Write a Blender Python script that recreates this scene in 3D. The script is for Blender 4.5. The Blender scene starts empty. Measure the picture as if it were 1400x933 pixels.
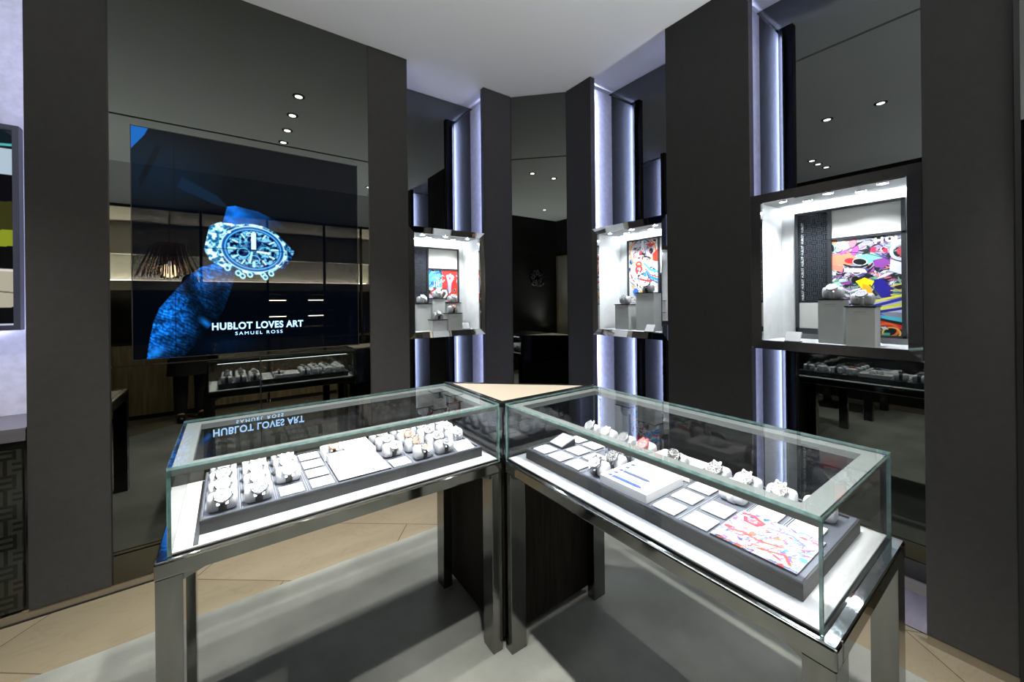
import bpy, bmesh, math, random
import numpy as np
from mathutils import Vector, Matrix
random.seed(7)
S = bpy.context.scene
COL = S.collection
PI = math.pi

# ------------------------------------------------------------------ materials
def lin(c):
    return tuple((x/12.92 if x <= .04045 else ((x+.055)/1.055)**2.4) for x in c)
def new_mat(name):
    m = bpy.data.materials.new(name); m.use_nodes = True
    nt = m.node_tree; nt.nodes.clear()
    out = nt.nodes.new('ShaderNodeOutputMaterial')
    return m, nt, out
def principled(name, col, rough=.5, metal=0., noise=0., nscale=20., bump=0., bscale=200., coat=0., trans=0., col2=None, stretch=None, spec=.5):
    m, nt, out = new_mat(name)
    b = nt.nodes.new('ShaderNodeBsdfPrincipled')
    nt.links.new(b.outputs[0], out.inputs[0])
    b.inputs['Roughness'].default_value = rough; b.inputs['Metallic'].default_value = metal
    b.inputs['Coat Weight'].default_value = coat; b.inputs['Transmission Weight'].default_value = trans
    b.inputs['Specular IOR Level'].default_value = spec
    tc = nt.nodes.new('ShaderNodeTexCoord')
    mp = nt.nodes.new('ShaderNodeMapping'); nt.links.new(tc.outputs['Object'], mp.inputs[0])
    if stretch: mp.inputs['Scale'].default_value = stretch
    n = nt.nodes.new('ShaderNodeTexNoise'); n.inputs['Scale'].default_value = nscale; n.inputs['Detail'].default_value = 5
    nt.links.new(mp.outputs[0], n.inputs['Vector'])
    r = nt.nodes.new('ShaderNodeValToRGB'); nt.links.new(n.outputs['Fac'], r.inputs[0])
    c2 = col2 if col2 else tuple(max(0, x*(1-noise)) for x in col)
    c1 = col if col2 else tuple(min(1, x*(1+noise)) for x in col)
    r.color_ramp.elements[0].position = .35; r.color_ramp.elements[1].position = .65
    r.color_ramp.elements[0].color = (*c2, 1); r.color_ramp.elements[1].color = (*c1, 1)
    nt.links.new(r.outputs[0], b.inputs['Base Color'])
    if bump:
        n2 = nt.nodes.new('ShaderNodeTexNoise'); n2.inputs['Scale'].default_value = bscale; n2.inputs['Detail'].default_value = 3
        nt.links.new(mp.outputs[0], n2.inputs['Vector'])
        bp = nt.nodes.new('ShaderNodeBump'); bp.inputs['Strength'].default_value = bump; bp.inputs['Distance'].default_value = .004
        nt.links.new(n2.outputs['Fac'], bp.inputs['Height']); nt.links.new(bp.outputs[0], b.inputs['Normal'])
    return m
def emission(name, col, strength):
    m, nt, out = new_mat(name)
    e = nt.nodes.new('ShaderNodeEmission'); e.inputs[0].default_value = (*col, 1); e.inputs[1].default_value = strength
    nt.links.new(e.outputs[0], out.inputs[0]); return m
def mirror_mat(name, col, rough=0.0):
    m, nt, out = new_mat(name)
    g = nt.nodes.new('ShaderNodeBsdfAnisotropic') if False else nt.nodes.new('ShaderNodeBsdfGlossy')
    g.inputs['Color'].default_value = (*col, 1); g.inputs['Roughness'].default_value = rough
    nt.links.new(g.outputs[0], out.inputs[0]); return m
def glass_mat(name, tint, ior=1.55, boost=1.):
    m, nt, out = new_mat(name)
    t = nt.nodes.new('ShaderNodeBsdfTransparent'); t.inputs[0].default_value = (*tint, 1)
    g = nt.nodes.new('ShaderNodeBsdfGlossy'); g.inputs['Roughness'].default_value = 0.0
    f = nt.nodes.new('ShaderNodeFresnel'); f.inputs[0].default_value = ior
    geo = nt.nodes.new('ShaderNodeNewGeometry')
    s = nt.nodes.new('ShaderNodeMath'); s.operation = 'SUBTRACT'; s.inputs[0].default_value = 1; nt.links.new(geo.outputs['Backfacing'], s.inputs[1])
    mu = nt.nodes.new('ShaderNodeMath'); mu.operation = 'MULTIPLY'; nt.links.new(f.outputs[0], mu.inputs[0]); nt.links.new(s.outputs[0], mu.inputs[1])
    mu2 = nt.nodes.new('ShaderNodeMath'); mu2.operation = 'MULTIPLY'; mu2.inputs[1].default_value = boost; nt.links.new(mu.outputs[0], mu2.inputs[0])
    mx = nt.nodes.new('ShaderNodeMixShader'); nt.links.new(mu2.outputs[0], mx.inputs[0]); nt.links.new(t.outputs[0], mx.inputs[1]); nt.links.new(g.outputs[0], mx.inputs[2])
    nt.links.new(mx.outputs[0], out.inputs[0]); return m
def paint_mat(name, strength=0., rough=.4, gloss=0.):
    m, nt, out = new_mat(name)
    a = nt.nodes.new('ShaderNodeAttribute'); a.attribute_name = 'paint'
    if strength:
        e = nt.nodes.new('ShaderNodeEmission'); e.inputs[1].default_value = strength; nt.links.new(a.outputs['Color'], e.inputs[0])
        g = nt.nodes.new('ShaderNodeBsdfGlossy'); g.inputs['Color'].default_value = (gloss, gloss, gloss, 1); g.inputs['Roughness'].default_value = 0
        ad = nt.nodes.new('ShaderNodeAddShader'); nt.links.new(e.outputs[0], ad.inputs[0]); nt.links.new(g.outputs[0], ad.inputs[1])
        nt.links.new(ad.outputs[0], out.inputs[0])
    else:
        b = nt.nodes.new('ShaderNodeBsdfPrincipled'); b.inputs['Roughness'].default_value = rough
        nt.links.new(a.outputs['Color'], b.inputs['Base Color']); nt.links.new(b.outputs[0], out.inputs[0])
    return m
def marble_mat():
    m, nt, out = new_mat('marble')
    b = nt.nodes.new('ShaderNodeBsdfPrincipled'); b.inputs['Roughness'].default_value = .25
    nt.links.new(b.outputs[0], out.inputs[0])
    tc = nt.nodes.new('ShaderNodeTexCoord')
    mp = nt.nodes.new('ShaderNodeMapping'); mp.inputs['Rotation'].default_value = (0, 0, math.radians(38)); mp.inputs['Location'].default_value = (.31, .12, 0)
    nt.links.new(tc.outputs['Object'], mp.inputs[0])
    br = nt.nodes.new('ShaderNodeTexBrick'); nt.links.new(mp.outputs[0], br.inputs['Vector'])
    br.inputs['Scale'].default_value = 1.0; br.inputs['Mortar Size'].default_value = .0025; br.inputs['Brick Width'].default_value = .95; br.inputs['Row Height'].default_value = .52
    br.inputs['Color1'].default_value = (*lin((.395, .37, .31)), 1); br.inputs['Color2'].default_value = (*lin((.44, .41, .35)), 1); br.inputs['Mortar'].default_value = (*lin((.27, .24, .2)), 1)
    n = nt.nodes.new('ShaderNodeTexNoise'); n.inputs['Scale'].default_value = 3.2; n.inputs['Detail'].default_value = 8; n.inputs['Distortion'].default_value = 1.6
    mp2 = nt.nodes.new('ShaderNodeMapping'); mp2.inputs['Scale'].default_value = (1, 3, 1); mp2.inputs['Rotation'].default_value = (0, 0, .5); nt.links.new(tc.outputs['Object'], mp2.inputs[0]); nt.links.new(mp2.outputs[0], n.inputs['Vector'])
    r = nt.nodes.new('ShaderNodeValToRGB'); nt.links.new(n.outputs['Fac'], r.inputs[0])
    r.color_ramp.elements[0].position = .47; r.color_ramp.elements[1].position = .53
    r.color_ramp.elements[0].color = (1, 1, 1, 1); r.color_ramp.elements[1].color = (1, 1, 1, 1)
    e = r.color_ramp.elements.new(.5); e.color = (.84, .78, .72, 1)
    mx = nt.nodes.new('ShaderNodeMix'); mx.data_type = 'RGBA'; mx.blend_type = 'MULTIPLY'; mx.inputs[0].default_value = .4
    nt.links.new(br.outputs[0], mx.inputs[6]); nt.links.new(r.outputs[0], mx.inputs[7]); nt.links.new(mx.outputs[2], b.inputs['Base Color'])
    return m
def maze_mat(name, c0, c1, scale, rough=.15):
    # woven blocks of parallel bars: vertical bars in one cell, horizontal bars in the next
    m, nt, out = new_mat(name)
    b = nt.nodes.new('ShaderNodeBsdfPrincipled'); b.inputs['Roughness'].default_value = rough; nt.links.new(b.outputs[0], out.inputs[0])
    tc = nt.nodes.new('ShaderNodeTexCoord'); sp = nt.nodes.new('ShaderNodeSeparateXYZ'); nt.links.new(tc.outputs['Object'], sp.inputs[0])
    ad = nt.nodes.new('ShaderNodeMath'); ad.operation = 'ADD'; nt.links.new(sp.outputs[0], ad.inputs[0]); nt.links.new(sp.outputs[1], ad.inputs[1])
    cb = nt.nodes.new('ShaderNodeCombineXYZ'); nt.links.new(ad.outputs[0], cb.inputs[0]); nt.links.new(sp.outputs[2], cb.inputs[1])
    ch = nt.nodes.new('ShaderNodeTexChecker'); ch.inputs['Scale'].default_value = scale; nt.links.new(cb.outputs[0], ch.inputs[0])
    def wave(sock):
        s = nt.nodes.new('ShaderNodeMath'); s.operation = 'MULTIPLY'; s.inputs[1].default_value = scale*2*PI*2.5; nt.links.new(sock, s.inputs[0])
        w = nt.nodes.new('ShaderNodeMath'); w.operation = 'SINE'; nt.links.new(s.outputs[0], w.inputs[0])
        g = nt.nodes.new('ShaderNodeMath'); g.operation = 'GREATER_THAN'; g.inputs[1].default_value = -.1; nt.links.new(w.outputs[0], g.inputs[0]); return g
    w1 = wave(ad.outputs[0]); w2 = wave(sp.outputs[2])
    mx = nt.nodes.new('ShaderNodeMix'); nt.links.new(ch.outputs['Fac'], mx.inputs[0]); nt.links.new(w1.outputs[0], mx.inputs[2]); nt.links.new(w2.outputs[0], mx.inputs[3])
    mc = nt.nodes.new('ShaderNodeMix'); mc.data_type = 'RGBA'; nt.links.new(mx.outputs[0], mc.inputs[0]); mc.inputs[6].default_value = (*c0, 1); mc.inputs[7].default_value = (*c1, 1)
    nt.links.new(mc.outputs[2], b.inputs['Base Color']); return m

M = {}
M['fabric'] = principled('fabric', (.038, .0375, .037), .85, noise=.05, nscale=30, bump=.35, bscale=350, spec=.15)
M['ceiling'] = principled('ceiling_paint', (.86, .86, .86), .8, noise=.01, nscale=3)
M['mirror'] = mirror_mat('tinted_mirror', (.110, .115, .102))
M['mirror_blue'] = mirror_mat('alcove_mirror', (.092, .098, .092))
M['joint'] = principled('black_joint', (.006, .006, .006), .4)
M['plaster'] = principled('return_plaster', (.50, .50, .53), .75, noise=.08, nscale=30, bump=.1, bscale=200)
M['marble'] = marble_mat()
M['stone'] = principled('skirting_stone', lin((.42, .39, .33)), .3, noise=.08, nscale=12)
M['alcove_floor'] = principled('alcove_stone', lin((.42, .40, .40)), .35, noise=.1, nscale=6, stretch=(1, 6, 1))
M['carpet'] = principled('carpet', (.140, .148, .138), .95, noise=.22, nscale=2.4, bump=.8, bscale=420, spec=.1)
M['chrome'] = principled('polished_steel', (.24, .24, .225), .07, metal=1., noise=.03, nscale=40)
M['leg_metal'] = principled('satin_steel', (.21, .21, .197), .16, metal=1., noise=.06, nscale=60, stretch=(1, 1, .1))
M['bright_chrome'] = principled('bright_chrome', (.85, .85, .85), .03, metal=1.)
M['ledge'] = principled('ledge_steel', (.80, .83, .86), .10, metal=1., bump=.25, bscale=14)
M['deck'] = principled('white_deck', (.60, .61, .63), .5)
M['rail'] = principled('light_rail', (.15, .17, .175), .5, metal=.0, noise=.02)
M['glass'] = glass_mat('clear_glass', (.962, .975, .973), 1.52, 1.85)
M['nglass'] = glass_mat('niche_glass', (.97, .98, .98), 1.5)
M['glass_edge'] = principled('glass_edge', (.16, .30, .30), .12, noise=.25, nscale=40, spec=.8, trans=.35)
M['led_case'] = emission('case_led', (.87, .93, 1.), 42.)
M['led_cove'] = emission('cove_led', (.50, .57, 1.), 880.)
M['led_poster'] = emission('poster_led', (.60, .64, 1.), 45.)
M['led_niche'] = emission('niche_led', (.86, .93, 1.), 60.)
M['spot_niche'] = emission('niche_spot', (.95, .97, 1.), 40.)
M['lamp'] = emission('lamp_disc', (1., .95, .88), 28.)
M['lamp_ring'] = principled('lamp_ring', (.03, .03, .03), .4)
M['wood'] = principled('dark_wood', (.014, .011, .009), .6, spec=.15, noise=.45, nscale=14, stretch=(8, 8, .4))
M['black_gloss'] = principled('black_gloss', (.006, .006, .007), .12, coat=.4)
M['cream'] = principled('cream_inset', lin((.44, .415, .375)), .5, noise=.02, nscale=60)
M['charcoal'] = principled('charcoal_suede', (.022, .023, .027), .6, noise=.08, nscale=60)
M['suede'] = principled('grey_suede', (.085, .095, .125), .75, noise=.06, nscale=70)
M['divider'] = principled('tray_divider', (.26, .28, .33), .5)
M['cushion'] = principled('white_leatherette', (.56, .565, .60), .45, noise=.03, nscale=50, bump=.1, bscale=300)
M['card'] = principled('white_card', (.74, .74, .75), .5)
M['white'] = principled('white_lacquer', (.68, .68, .70), .35)
M['steel'] = principled('watch_steel', (.52, .53, .56), .18, metal=1.)
M['gold'] = principled('rose_gold', (.85, .50, .32), .2, metal=1.)
M['titan'] = principled('dark_titanium', (.16, .17, .19), .3, metal=1.)
M['ceramic'] = principled('white_ceramic', (.66, .67, .70), .15)
M['red_case'] = principled('red_speckled_case', (.55, .10, .09), .3, noise=.5, nscale=180)
M['black_rubber'] = principled('black_rubber', (.02, .02, .024), .45)
M['blue_rubber'] = principled('blue_rubber', (.03, .06, .32), .45)
M['white_rubber'] = principled('white_rubber', (.75, .75, .78), .4)
M['marks'] = principled('pale_marks', (.75, .76, .78), .3, metal=.3)
M['darkmarks'] = principled('dark_marks', (.02, .02, .03), .4)
for nm, c in dict(silver=(.30, .31, .34), grey=(.07, .075, .085), black=(.008, .008, .01), brown=(.06, .025, .015), blue=(.02, .05, .20), white=(.55, .55, .57), champagne=(.30, .20, .15)).items():
    M['dial_'+nm] = principled('dial_'+nm, c, .5, noise=.2, nscale=260)
M['nichewall'] = principled('niche_lining', (.82, .84, .85), .6, noise=.04, nscale=20)
M['pedestal'] = principled('pedestal_stone', (.72, .74, .73), .7, noise=.06, nscale=9, bump=.1, bscale=300)
M['pedestal_side'] = principled('pedestal_edge', (.56, .57, .56), .6)
M['pedestal_top'] = principled('pedestal_slab', (.02, .02, .023), .3)
M['frame_dark'] = principled('art_frame', (.022, .024, .028), .35)
M['ledge_stone'] = principled('grey_worktop', (.10, .095, .11), .4, noise=.1, nscale=8, stretch=(1,8,8))
M['maze_dark'] = maze_mat('embossed_maze', (.012, .013, .016), (.034, .038, .047), 44)
M['maze_cab'] = maze_mat('maze_glass', (.006, .007, .006), (.022, .023, .019), 15, .1)
M['cream_panel'] = principled('cream_panel', (.62, .63, .60), .6)
M['bronze'] = principled('bronze_panel', (.42, .32, .17), .5, metal=.3, noise=.3, nscale=5, stretch=(6, 6, .5))
M['dark_wall'] = principled('dark_wall', (.028, .0275, .026), .95, noise=.1, spec=.1)
M['cove_warm'] = emission('warm_cove', (1., .88, .66), 240.)
M['door_cream'] = principled('door_cream', (.42, .40, .33), .5)
M['chand'] = principled('gold_rods', (.5, .33, .14), .25, metal=1.)
M['text_screen'] = emission('screen_letters', (.36, .62, 1.), 2.4)
M['text_dark'] = principled('grey_print', (.22, .23, .24), .5)
M['text_white'] = principled('white_print', (.7, .72, .72), .5)
M['screen'] = paint_mat('screen_picture', 1.2, gloss=.012)
M['art'] = paint_mat('printed_art', 0., .35)
M['poster'] = paint_mat('backlit_poster', .9, gloss=.02)
M['coat'] = principled('dark_coat', (.012, .012, .014), .8)
M['skin'] = principled('skin', (.42, .26, .19), .5)
M['hair'] = principled('hair', (.02, .014, .01), .6)
M['shoe'] = principled('shoe', (.01, .01, .01), .3)
for nm, c in dict(p_blue=(.02, .05, .22), p_grey=(.22, .24, .30), p_slate=(.04, .06, .13), p_pink=(.42, .33, .36), p_mint=(.18, .46, .38)).items():
    M[nm] = principled('strip_'+nm, c, .5)

# ------------------------------------------------------------------ mesh builder
class MB:
    SW = False      # when set, the mesh is mirrored across the x=y diagonal (faces reversed to stay outward)
    def __init__(s): s.v = []; s.f = []; s.mi = []; s.sm = []
    def add(s, vs, fs, mi=0, smooth=False, mat=None):
        o = len(s.v)
        if mat is not None: vs = [tuple(mat @ Vector(v)) for v in vs]
        s.v += list(vs)
        for f in fs: s.f.append(tuple(i+o for i in f)); s.mi.append(mi); s.sm.append(smooth)
        return s
    def box(s, x0, x1, y0, y1, z0, z1, mi=0, mat=None):
        if x0 > x1: x0, x1 = x1, x0
        if y0 > y1: y0, y1 = y1, y0
        v = [(x0,y0,z0),(x1,y0,z0),(x1,y1,z0),(x0,y1,z0),(x0,y0,z1),(x1,y0,z1),(x1,y1,z1),(x0,y1,z1)]
        return s.add(v, [(0,3,2,1),(4,5,6,7),(0,1,5,4),(1,2,6,5),(2,3,7,6),(3,0,4,7)], mi, False, mat)
    def prism(s, poly, z0, z1, mi=0, mat=None):   # poly ccw in xy
        n = len(poly); v = [(x,y,z0) for x,y in poly]+[(x,y,z1) for x,y in poly]
        f = [tuple(range(n-1,-1,-1)), tuple(range(n,2*n))]+[(i,(i+1)%n,n+(i+1)%n,n+i) for i in range(n)]
        return s.add(v, f, mi, False, mat)
    def lathe(s, prof, n=24, mi=0, mat=None, caps=True, smooth=True):  # prof (r,z) bottom to top, outer
        v = []; f = []
        for r,z in prof:
            for k in range(n): a = 2*PI*k/n; v.append((r*math.cos(a), r*math.sin(a), z))
        for j in range(len(prof)-1):
            for k in range(n): a=j*n+k; b=j*n+(k+1)%n; f.append((a,b,b+n,a+n))
        s.add(v, f, mi, smooth, mat)
        if caps:
            s.add(v[:n], [tuple(range(n-1,-1,-1))], mi, False, mat); s.add(v[-n:], [tuple(range(n))], mi, False, mat)
        return s
    def tube(s, p0, p1, r, n=8, mi=0, r1=None):
        p0=Vector(p0); p1=Vector(p1); d=p1-p0; q=d.to_track_quat('Z','Y').to_matrix().to_4x4(); q.translation=p0
        return s.lathe([(r,0),(r if r1 is None else r1,d.length)], n, mi, q)
    def build(s, name, mats, parent=None, bevel=0., sub=False):
        if MB.SW: s.v = [(y,x,z) for x,y,z in s.v]; s.f = [tuple(reversed(f)) for f in s.f]
        me = bpy.data.meshes.new(name); me.from_pydata(s.v, [], s.f)
        if not isinstance(mats, (list, tuple)): mats = [mats]
        for m in mats: me.materials.append(M[m] if isinstance(m, str) else m)
        me.polygons.foreach_set('material_index', s.mi); me.polygons.foreach_set('use_smooth', s.sm)
        me.update()
        o = bpy.data.objects.new(name, me); COL.objects.link(o)
        if parent: o.parent = parent
        if bevel:
            b = o.modifiers.new('bevel', 'BEVEL'); b.width = bevel; b.segments = 2; b.limit_method = 'ANGLE'; b.angle_limit = math.radians(50)
        return o
def tag(o, label=None, cat=None, group=None, kind=None):
    if label: o['label'] = label
    if cat: o['category'] = cat
    if group: o['group'] = group
    if kind: o['kind'] = kind
    return o
def empty(name, loc=(0,0,0), rz=0., label=None, cat=None, group=None):
    o = bpy.data.objects.new(name, None); COL.objects.link(o); o.location = loc; o.rotation_euler = (0,0,rz); o.empty_display_size = .05
    return tag(o, label, cat, group)
KIDS = {}
def copy_tree(o, parent=None):
    c = o.copy(); COL.objects.link(c)
    if parent is not None: c.parent = parent
    for ch in [k for k in bpy.data.objects if k.parent == o and k is not c]: copy_tree(ch, c)
    return c
def struct(name, mb, mat, bevel=0.):
    o = mb.build(name, mat, None, bevel); o['kind'] = 'structure'; return o
def box(*a): return MB().box(*a)

def text_obj(name, body, size, mat, matrix, parent=None, depth=.0006, offset=0., xs=1., align='LEFT', spacing=1.):
    cu = bpy.data.curves.new(name, 'FONT'); cu.body = body; cu.size = size; cu.extrude = depth; cu.offset = offset; cu.align_x = align; cu.space_character = spacing
    t = bpy.data.objects.new(name, cu); COL.objects.link(t)
    bpy.context.view_layer.update()
    me = bpy.data.meshes.new_from_object(t.evaluated_get(bpy.context.evaluated_depsgraph_get()))
    bpy.data.objects.remove(t)
    me.transform(matrix @ Matrix.Diagonal((xs,1,1,1)))
    me.materials.clear(); me.materials.append(M[mat])
    o = bpy.data.objects.new(name, me); COL.objects.link(o)
    if parent: o.parent = parent
    return o
def faceM(origin, ux):   # text plane: x along ux (horizontal), y up; normal = ux x z
    ux = Vector(ux).normalized(); uz = Vector((0,0,1)); n = ux.cross(uz)
    return Matrix(((ux.x,uz.x,n.x,origin[0]),(ux.y,uz.y,n.y,origin[1]),(ux.z,uz.z,n.z,origin[2]),(0,0,0,1)))

# ------------------------------------------------------------------ painting on dense grids
def vnoise(x, y, seed=0):
    xi = np.floor(x).astype(int); yi = np.floor(y).astype(int); xf = x-xi; yf = y-yi
    def h(a, b):
        n = (a*374761393 + b*668265263 + seed*974711) & 0xffffffff
        n = ((n ^ (n >> 13))*1274126177) & 0xffffffff
        return ((n ^ (n >> 16)) & 0xffff)/65535.
    u = xf*xf*(3-2*xf); w = yf*yf*(3-2*yf)
    return (h(xi,yi)*(1-u)+h(xi+1,yi)*u)*(1-w)+(h(xi,yi+1)*(1-u)+h(xi+1,yi+1)*u)*w
def fbm(x, y, seed=0, oct=4):
    s = 0; a = .5
    for k in range(oct): s = s+a*vnoise(x*2**k, y*2**k, seed+k); a *= .5
    return s/(1-.5**oct)
class Canvas:
    def __init__(s, w, h, nx, ny, bg=(0,0,0)):
        s.w, s.h, s.nx, s.ny = w, h, nx, ny
        s.X, s.Y = np.meshgrid(np.linspace(0, w, nx), np.linspace(0, h, ny))
        s.C = np.zeros((ny, nx, 3)); s.C[:] = bg
    def put(s, m, c):
        m = np.clip(m, 0, 1)[..., None]; s.C = s.C*(1-m)+np.array(c)*m
    def ell(s, cx, cy, rx, ry, c, ang=0, ring=0, soft=None, mask=None):
        a = math.radians(ang); dx = s.X-cx; dy = s.Y-cy
        u = (dx*math.cos(a)+dy*math.sin(a))/rx; v = (-dx*math.sin(a)+dy*math.cos(a))/ry
        d = np.sqrt(u*u+v*v); sf = soft or (s.w/s.nx)/min(rx,ry)
        m = np.clip((1-d)/sf, 0, 1)
        if ring: m = m*np.clip((d-(1-ring))/sf, 0, 1)
        if mask is not None: m = m*mask
        s.put(m, c)
    def inside(s, pts):
        m = np.zeros(s.X.shape, bool); n = len(pts)
        for i in range(n):
            x1,y1 = pts[i]; x2,y2 = pts[(i+1)%n]
            if y1 == y2: continue
            c = ((y1 > s.Y) != (y2 > s.Y)) & (s.X < (x2-x1)*(s.Y-y1)/(y2-y1)+x1); m ^= c
        return m.astype(float)
    def poly(s, pts, c): s.put(s.inside(pts), c)
    def line(s, pts, t, c):
        for (x1,y1),(x2,y2) in zip(pts[:-1], pts[1:]):
            dx, dy = x2-x1, y2-y1; L = dx*dx+dy*dy+1e-12
            k = np.clip(((s.X-x1)*dx+(s.Y-y1)*dy)/L, 0, 1)
            d = np.hypot(s.X-x1-k*dx, s.Y-y1-k*dy); s.put(np.clip((t/2-d)/(s.w/s.nx)+.5, 0, 1), c)
    def graffiti(s, pal, n, rng, smin, smax, box=None, outline=True):
        x0,x1,y0,y1 = box or (0,s.w,0,s.h)
        clip = ((s.X>=x0)&(s.X<=x1)&(s.Y>=y0)&(s.Y<=y1)).astype(float)
        old = s.C.copy()
        for _ in range(n):
            cx = rng.uniform(x0,x1); cy = rng.uniform(y0,y1); k = rng.random(); c = pal[rng.integers(len(pal))]; r = rng.uniform(smin,smax)
            if k < .3:
                a = rng.uniform(0,180); e = rng.uniform(.25,.8)
                if outline: s.ell(cx,cy,r*1.05,r*e*1.05+r*.02,(.05,.05,.07),a)
                s.ell(cx,cy,r,r*e,c,a, ring=.35 if rng.random()<.3 else 0)
            elif k < .75:
                a = rng.normal(.5,.6); L = r*rng.uniform(1,2.2); w = r*rng.uniform(.2,.6); b = rng.uniform(-.5,.5)*r
                ux,uy = math.cos(a),math.sin(a)
                p = [(cx-ux*L,cy-uy*L),(cx-uy*w+ux*b,cy+ux*w+uy*b),(cx+ux*L,cy+uy*L),(cx+uy*w*.4,cy-ux*w*.4)]
                if outline: s.line(p+[p[0]], r*.06, (.05,.05,.07))
                s.poly(p, c)
            else:
                a = rng.uniform(0,2*PI); p = [(cx,cy)]
                for q in range(5): a += rng.normal(0,.6); p.append((p[-1][0]+math.cos(a)*r*.5, p[-1][1]+math.sin(a)*r*.5))
                s.line(p, r*rng.uniform(.06,.18), c if rng.random()<.8 else (.03,.03,.04))
        s.C = old*(1-clip[...,None])+s.C*clip[...,None]
def paint_grid(name, cv, origin, ux, uy, mat, parent=None, thick=.003, linear=True):
    nx, ny = cv.nx, cv.ny; O = np.array(origin); ux = np.array(ux, float); uy = np.array(uy, float); n = np.cross(ux, uy)
    P = O+cv.X[..., None]*ux+cv.Y[..., None]*uy
    v = P.reshape(-1, 3); i = np.arange(nx*ny).reshape(ny, nx)
    q = np.stack([i[:-1,:-1], i[:-1,1:], i[1:,1:], i[1:,:-1]], -1).reshape(-1, 4)
    back = np.array([O-n*thick, O+ux*cv.w-n*thick, O+ux*cv.w+uy*cv.h-n*thick, O+uy*cv.h-n*thick])
    fr = np.array([O, O+ux*cv.w, O+ux*cv.w+uy*cv.h, O+uy*cv.h])
    b = len(v); v = np.concatenate([v, back, fr-n*1e-5])
    q = q.tolist()+[[b,b+3,b+2,b+1],[b+4,b,b+1,b+5],[b+5,b+1,b+2,b+6],[b+6,b+2,b+3,b+7],[b+7,b+3,b,b+4]]
    me = bpy.data.meshes.new(name); me.from_pydata(v.tolist(), [], q)
    C = np.clip(cv.C, 0, 1); Cl = np.where(C <= .04045, C/12.92, ((C+.055)/1.055)**2.4).reshape(-1, 3)
    Cl = np.concatenate([Cl, np.zeros((8, 3))+.02]); col = np.ones((len(v), 4), np.float32); col[:, :3] = Cl
    a = me.color_attributes.new('paint', 'FLOAT_COLOR', 'POINT'); a.data.foreach_set('color', col.ravel())
    me.materials.append(M[mat]); me.update()
    o = bpy.data.objects.new(name, me); COL.objects.link(o)
    if parent: o.parent = parent
    return o

# ------------------------------------------------------------------ room
YL, XR, ZC = 2.724, 2.298, 3.164
YB, XB = 3.09, 2.63          # alcove mirror planes
XW, YW = -1.80, -1.18        # dark wall on the left, shop front behind
# floor and ceiling
struct('floor', box(-3.6, 3.4, -6.8, 3.4, -.05, 0.), 'marble')
cp = MB().prism([(-1.44,.05),(-.30,-.80),(2.07,-.80),(2.07,1.92),(1.70,2.29),(-1.44,2.29)], .0, .004)
tag(struct('floor', cp, 'carpet'), 'grey green carpet laid inside a beige marble border')
struct('ceiling', box(-3.6, 3.4, -6.8, 3.4, ZC, ZC+.05), 'ceiling')
struct('trim_8', MB().box(1.838,1.844,-1.15,1.12,ZC-.001,ZC+.01).box(1.852,1.858,-1.15,1.12,ZC-.001,ZC+.01), 'joint')
OV = .08; TH = .05
def pil_L(x0, x1): return struct('wall_left', box(x0, x1, YL, YL+TH, .04, ZC), 'fabric', .002)
def pil_R(y0, y1): return struct('wall_right', box(XR, XR+TH, y0, y1, .04, ZC), 'fabric', .002)
pil_L(-.748, -.481); pil_L(.778, 1.05); pil_L(1.695, 1.966)
pil_R(2.12, 2.391); pil_R(.972, 1.472); pil_R(.088, .321)
# black reveal joints beside the mirrors
struct('trim_1', box(-.481, -.475, YL+.002, YL+.03, .04, ZC), 'joint')
struct('trim_2', box(.772, .778, YL+.002, YL+.03, .04, ZC), 'joint')
struct('trim_3', box(XR-.004, XR+.04, .074, .088, .0, ZC), 'joint')
# screen wall mirror in four tinted sheets around black joints
def mirror_thing(label, sheets, mat='mirror', cat='mirror'):
    mb = MB()
    for s in sheets: mb.box(*s)
    return tag(mb.build('wall_mirror', mat), label, cat)
def lw(x0, x1, z0, z1): return (x0, x1, YL+.001, YL+.012, z0, z1)
tag(MB().box(-.475,.772,YL+.014,YL+.03,.04,ZC).build('mirror_backing','joint'), 'black backing board behind the tinted mirror with the screen', 'board')
mirror_thing('tall upper tinted mirror sheet over the video screen', [lw(-.475,.772,2.374,ZC-.002)])
mirror_thing('tinted mirror sheets framing the left right top and bottom of the video screen', [lw(-.475,-.396,1.115,2.366), lw(.696,.772,1.115,2.366), lw(-.396,.696,2.325,2.366), lw(-.396,.696,1.115,1.140)])
mirror_thing('lower left tinted mirror sheet below the video screen', [lw(-.475,.142,.183,1.107)])
mirror_thing('lower right tinted mirror sheet below the video screen', [lw(.148,.772,.183,1.107)])
mirror_thing('low tinted mirror strip above the marble skirting under the screen', [lw(-.475,.772,.042,.177)])
# chamfered corner mirror
a = Vector((1.968, 2.724, 0)); b = Vector((2.298, 2.393, 0)); ux = (b-a).normalized()
ang = math.atan2(ux.y, ux.x); L = (b-a).length
Mc = Matrix.Translation(a) @ Matrix.Rotation(ang, 4, 'Z')
mc = MB().box(.002, L-.002, 0, .012, .05, 2.622, 0, Mc)
tag(mc.build('wall_mirror', 'mirror'), 'tall lower tinted mirror on the angled corner wall', 'mirror')
mc = MB().box(.002, L-.002, 0, .012, 2.630, ZC-.004, 0, Mc)
tag(mc.build('wall_mirror', 'mirror'), 'upper tinted mirror on the angled corner wall', 'mirror')
struct('trim_4', MB().box(-.005, L+.005, .014, .05, .0, ZC, 0, Mc), 'joint')
# outer shell
struct('wall_left', box(-3.6, 3.4, 3.12, 3.2, 0, ZC), 'dark_wall')
struct('wall_right', box(2.66, 2.74, -1.3, 3.2, 0, ZC), 'dark_wall')
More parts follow.
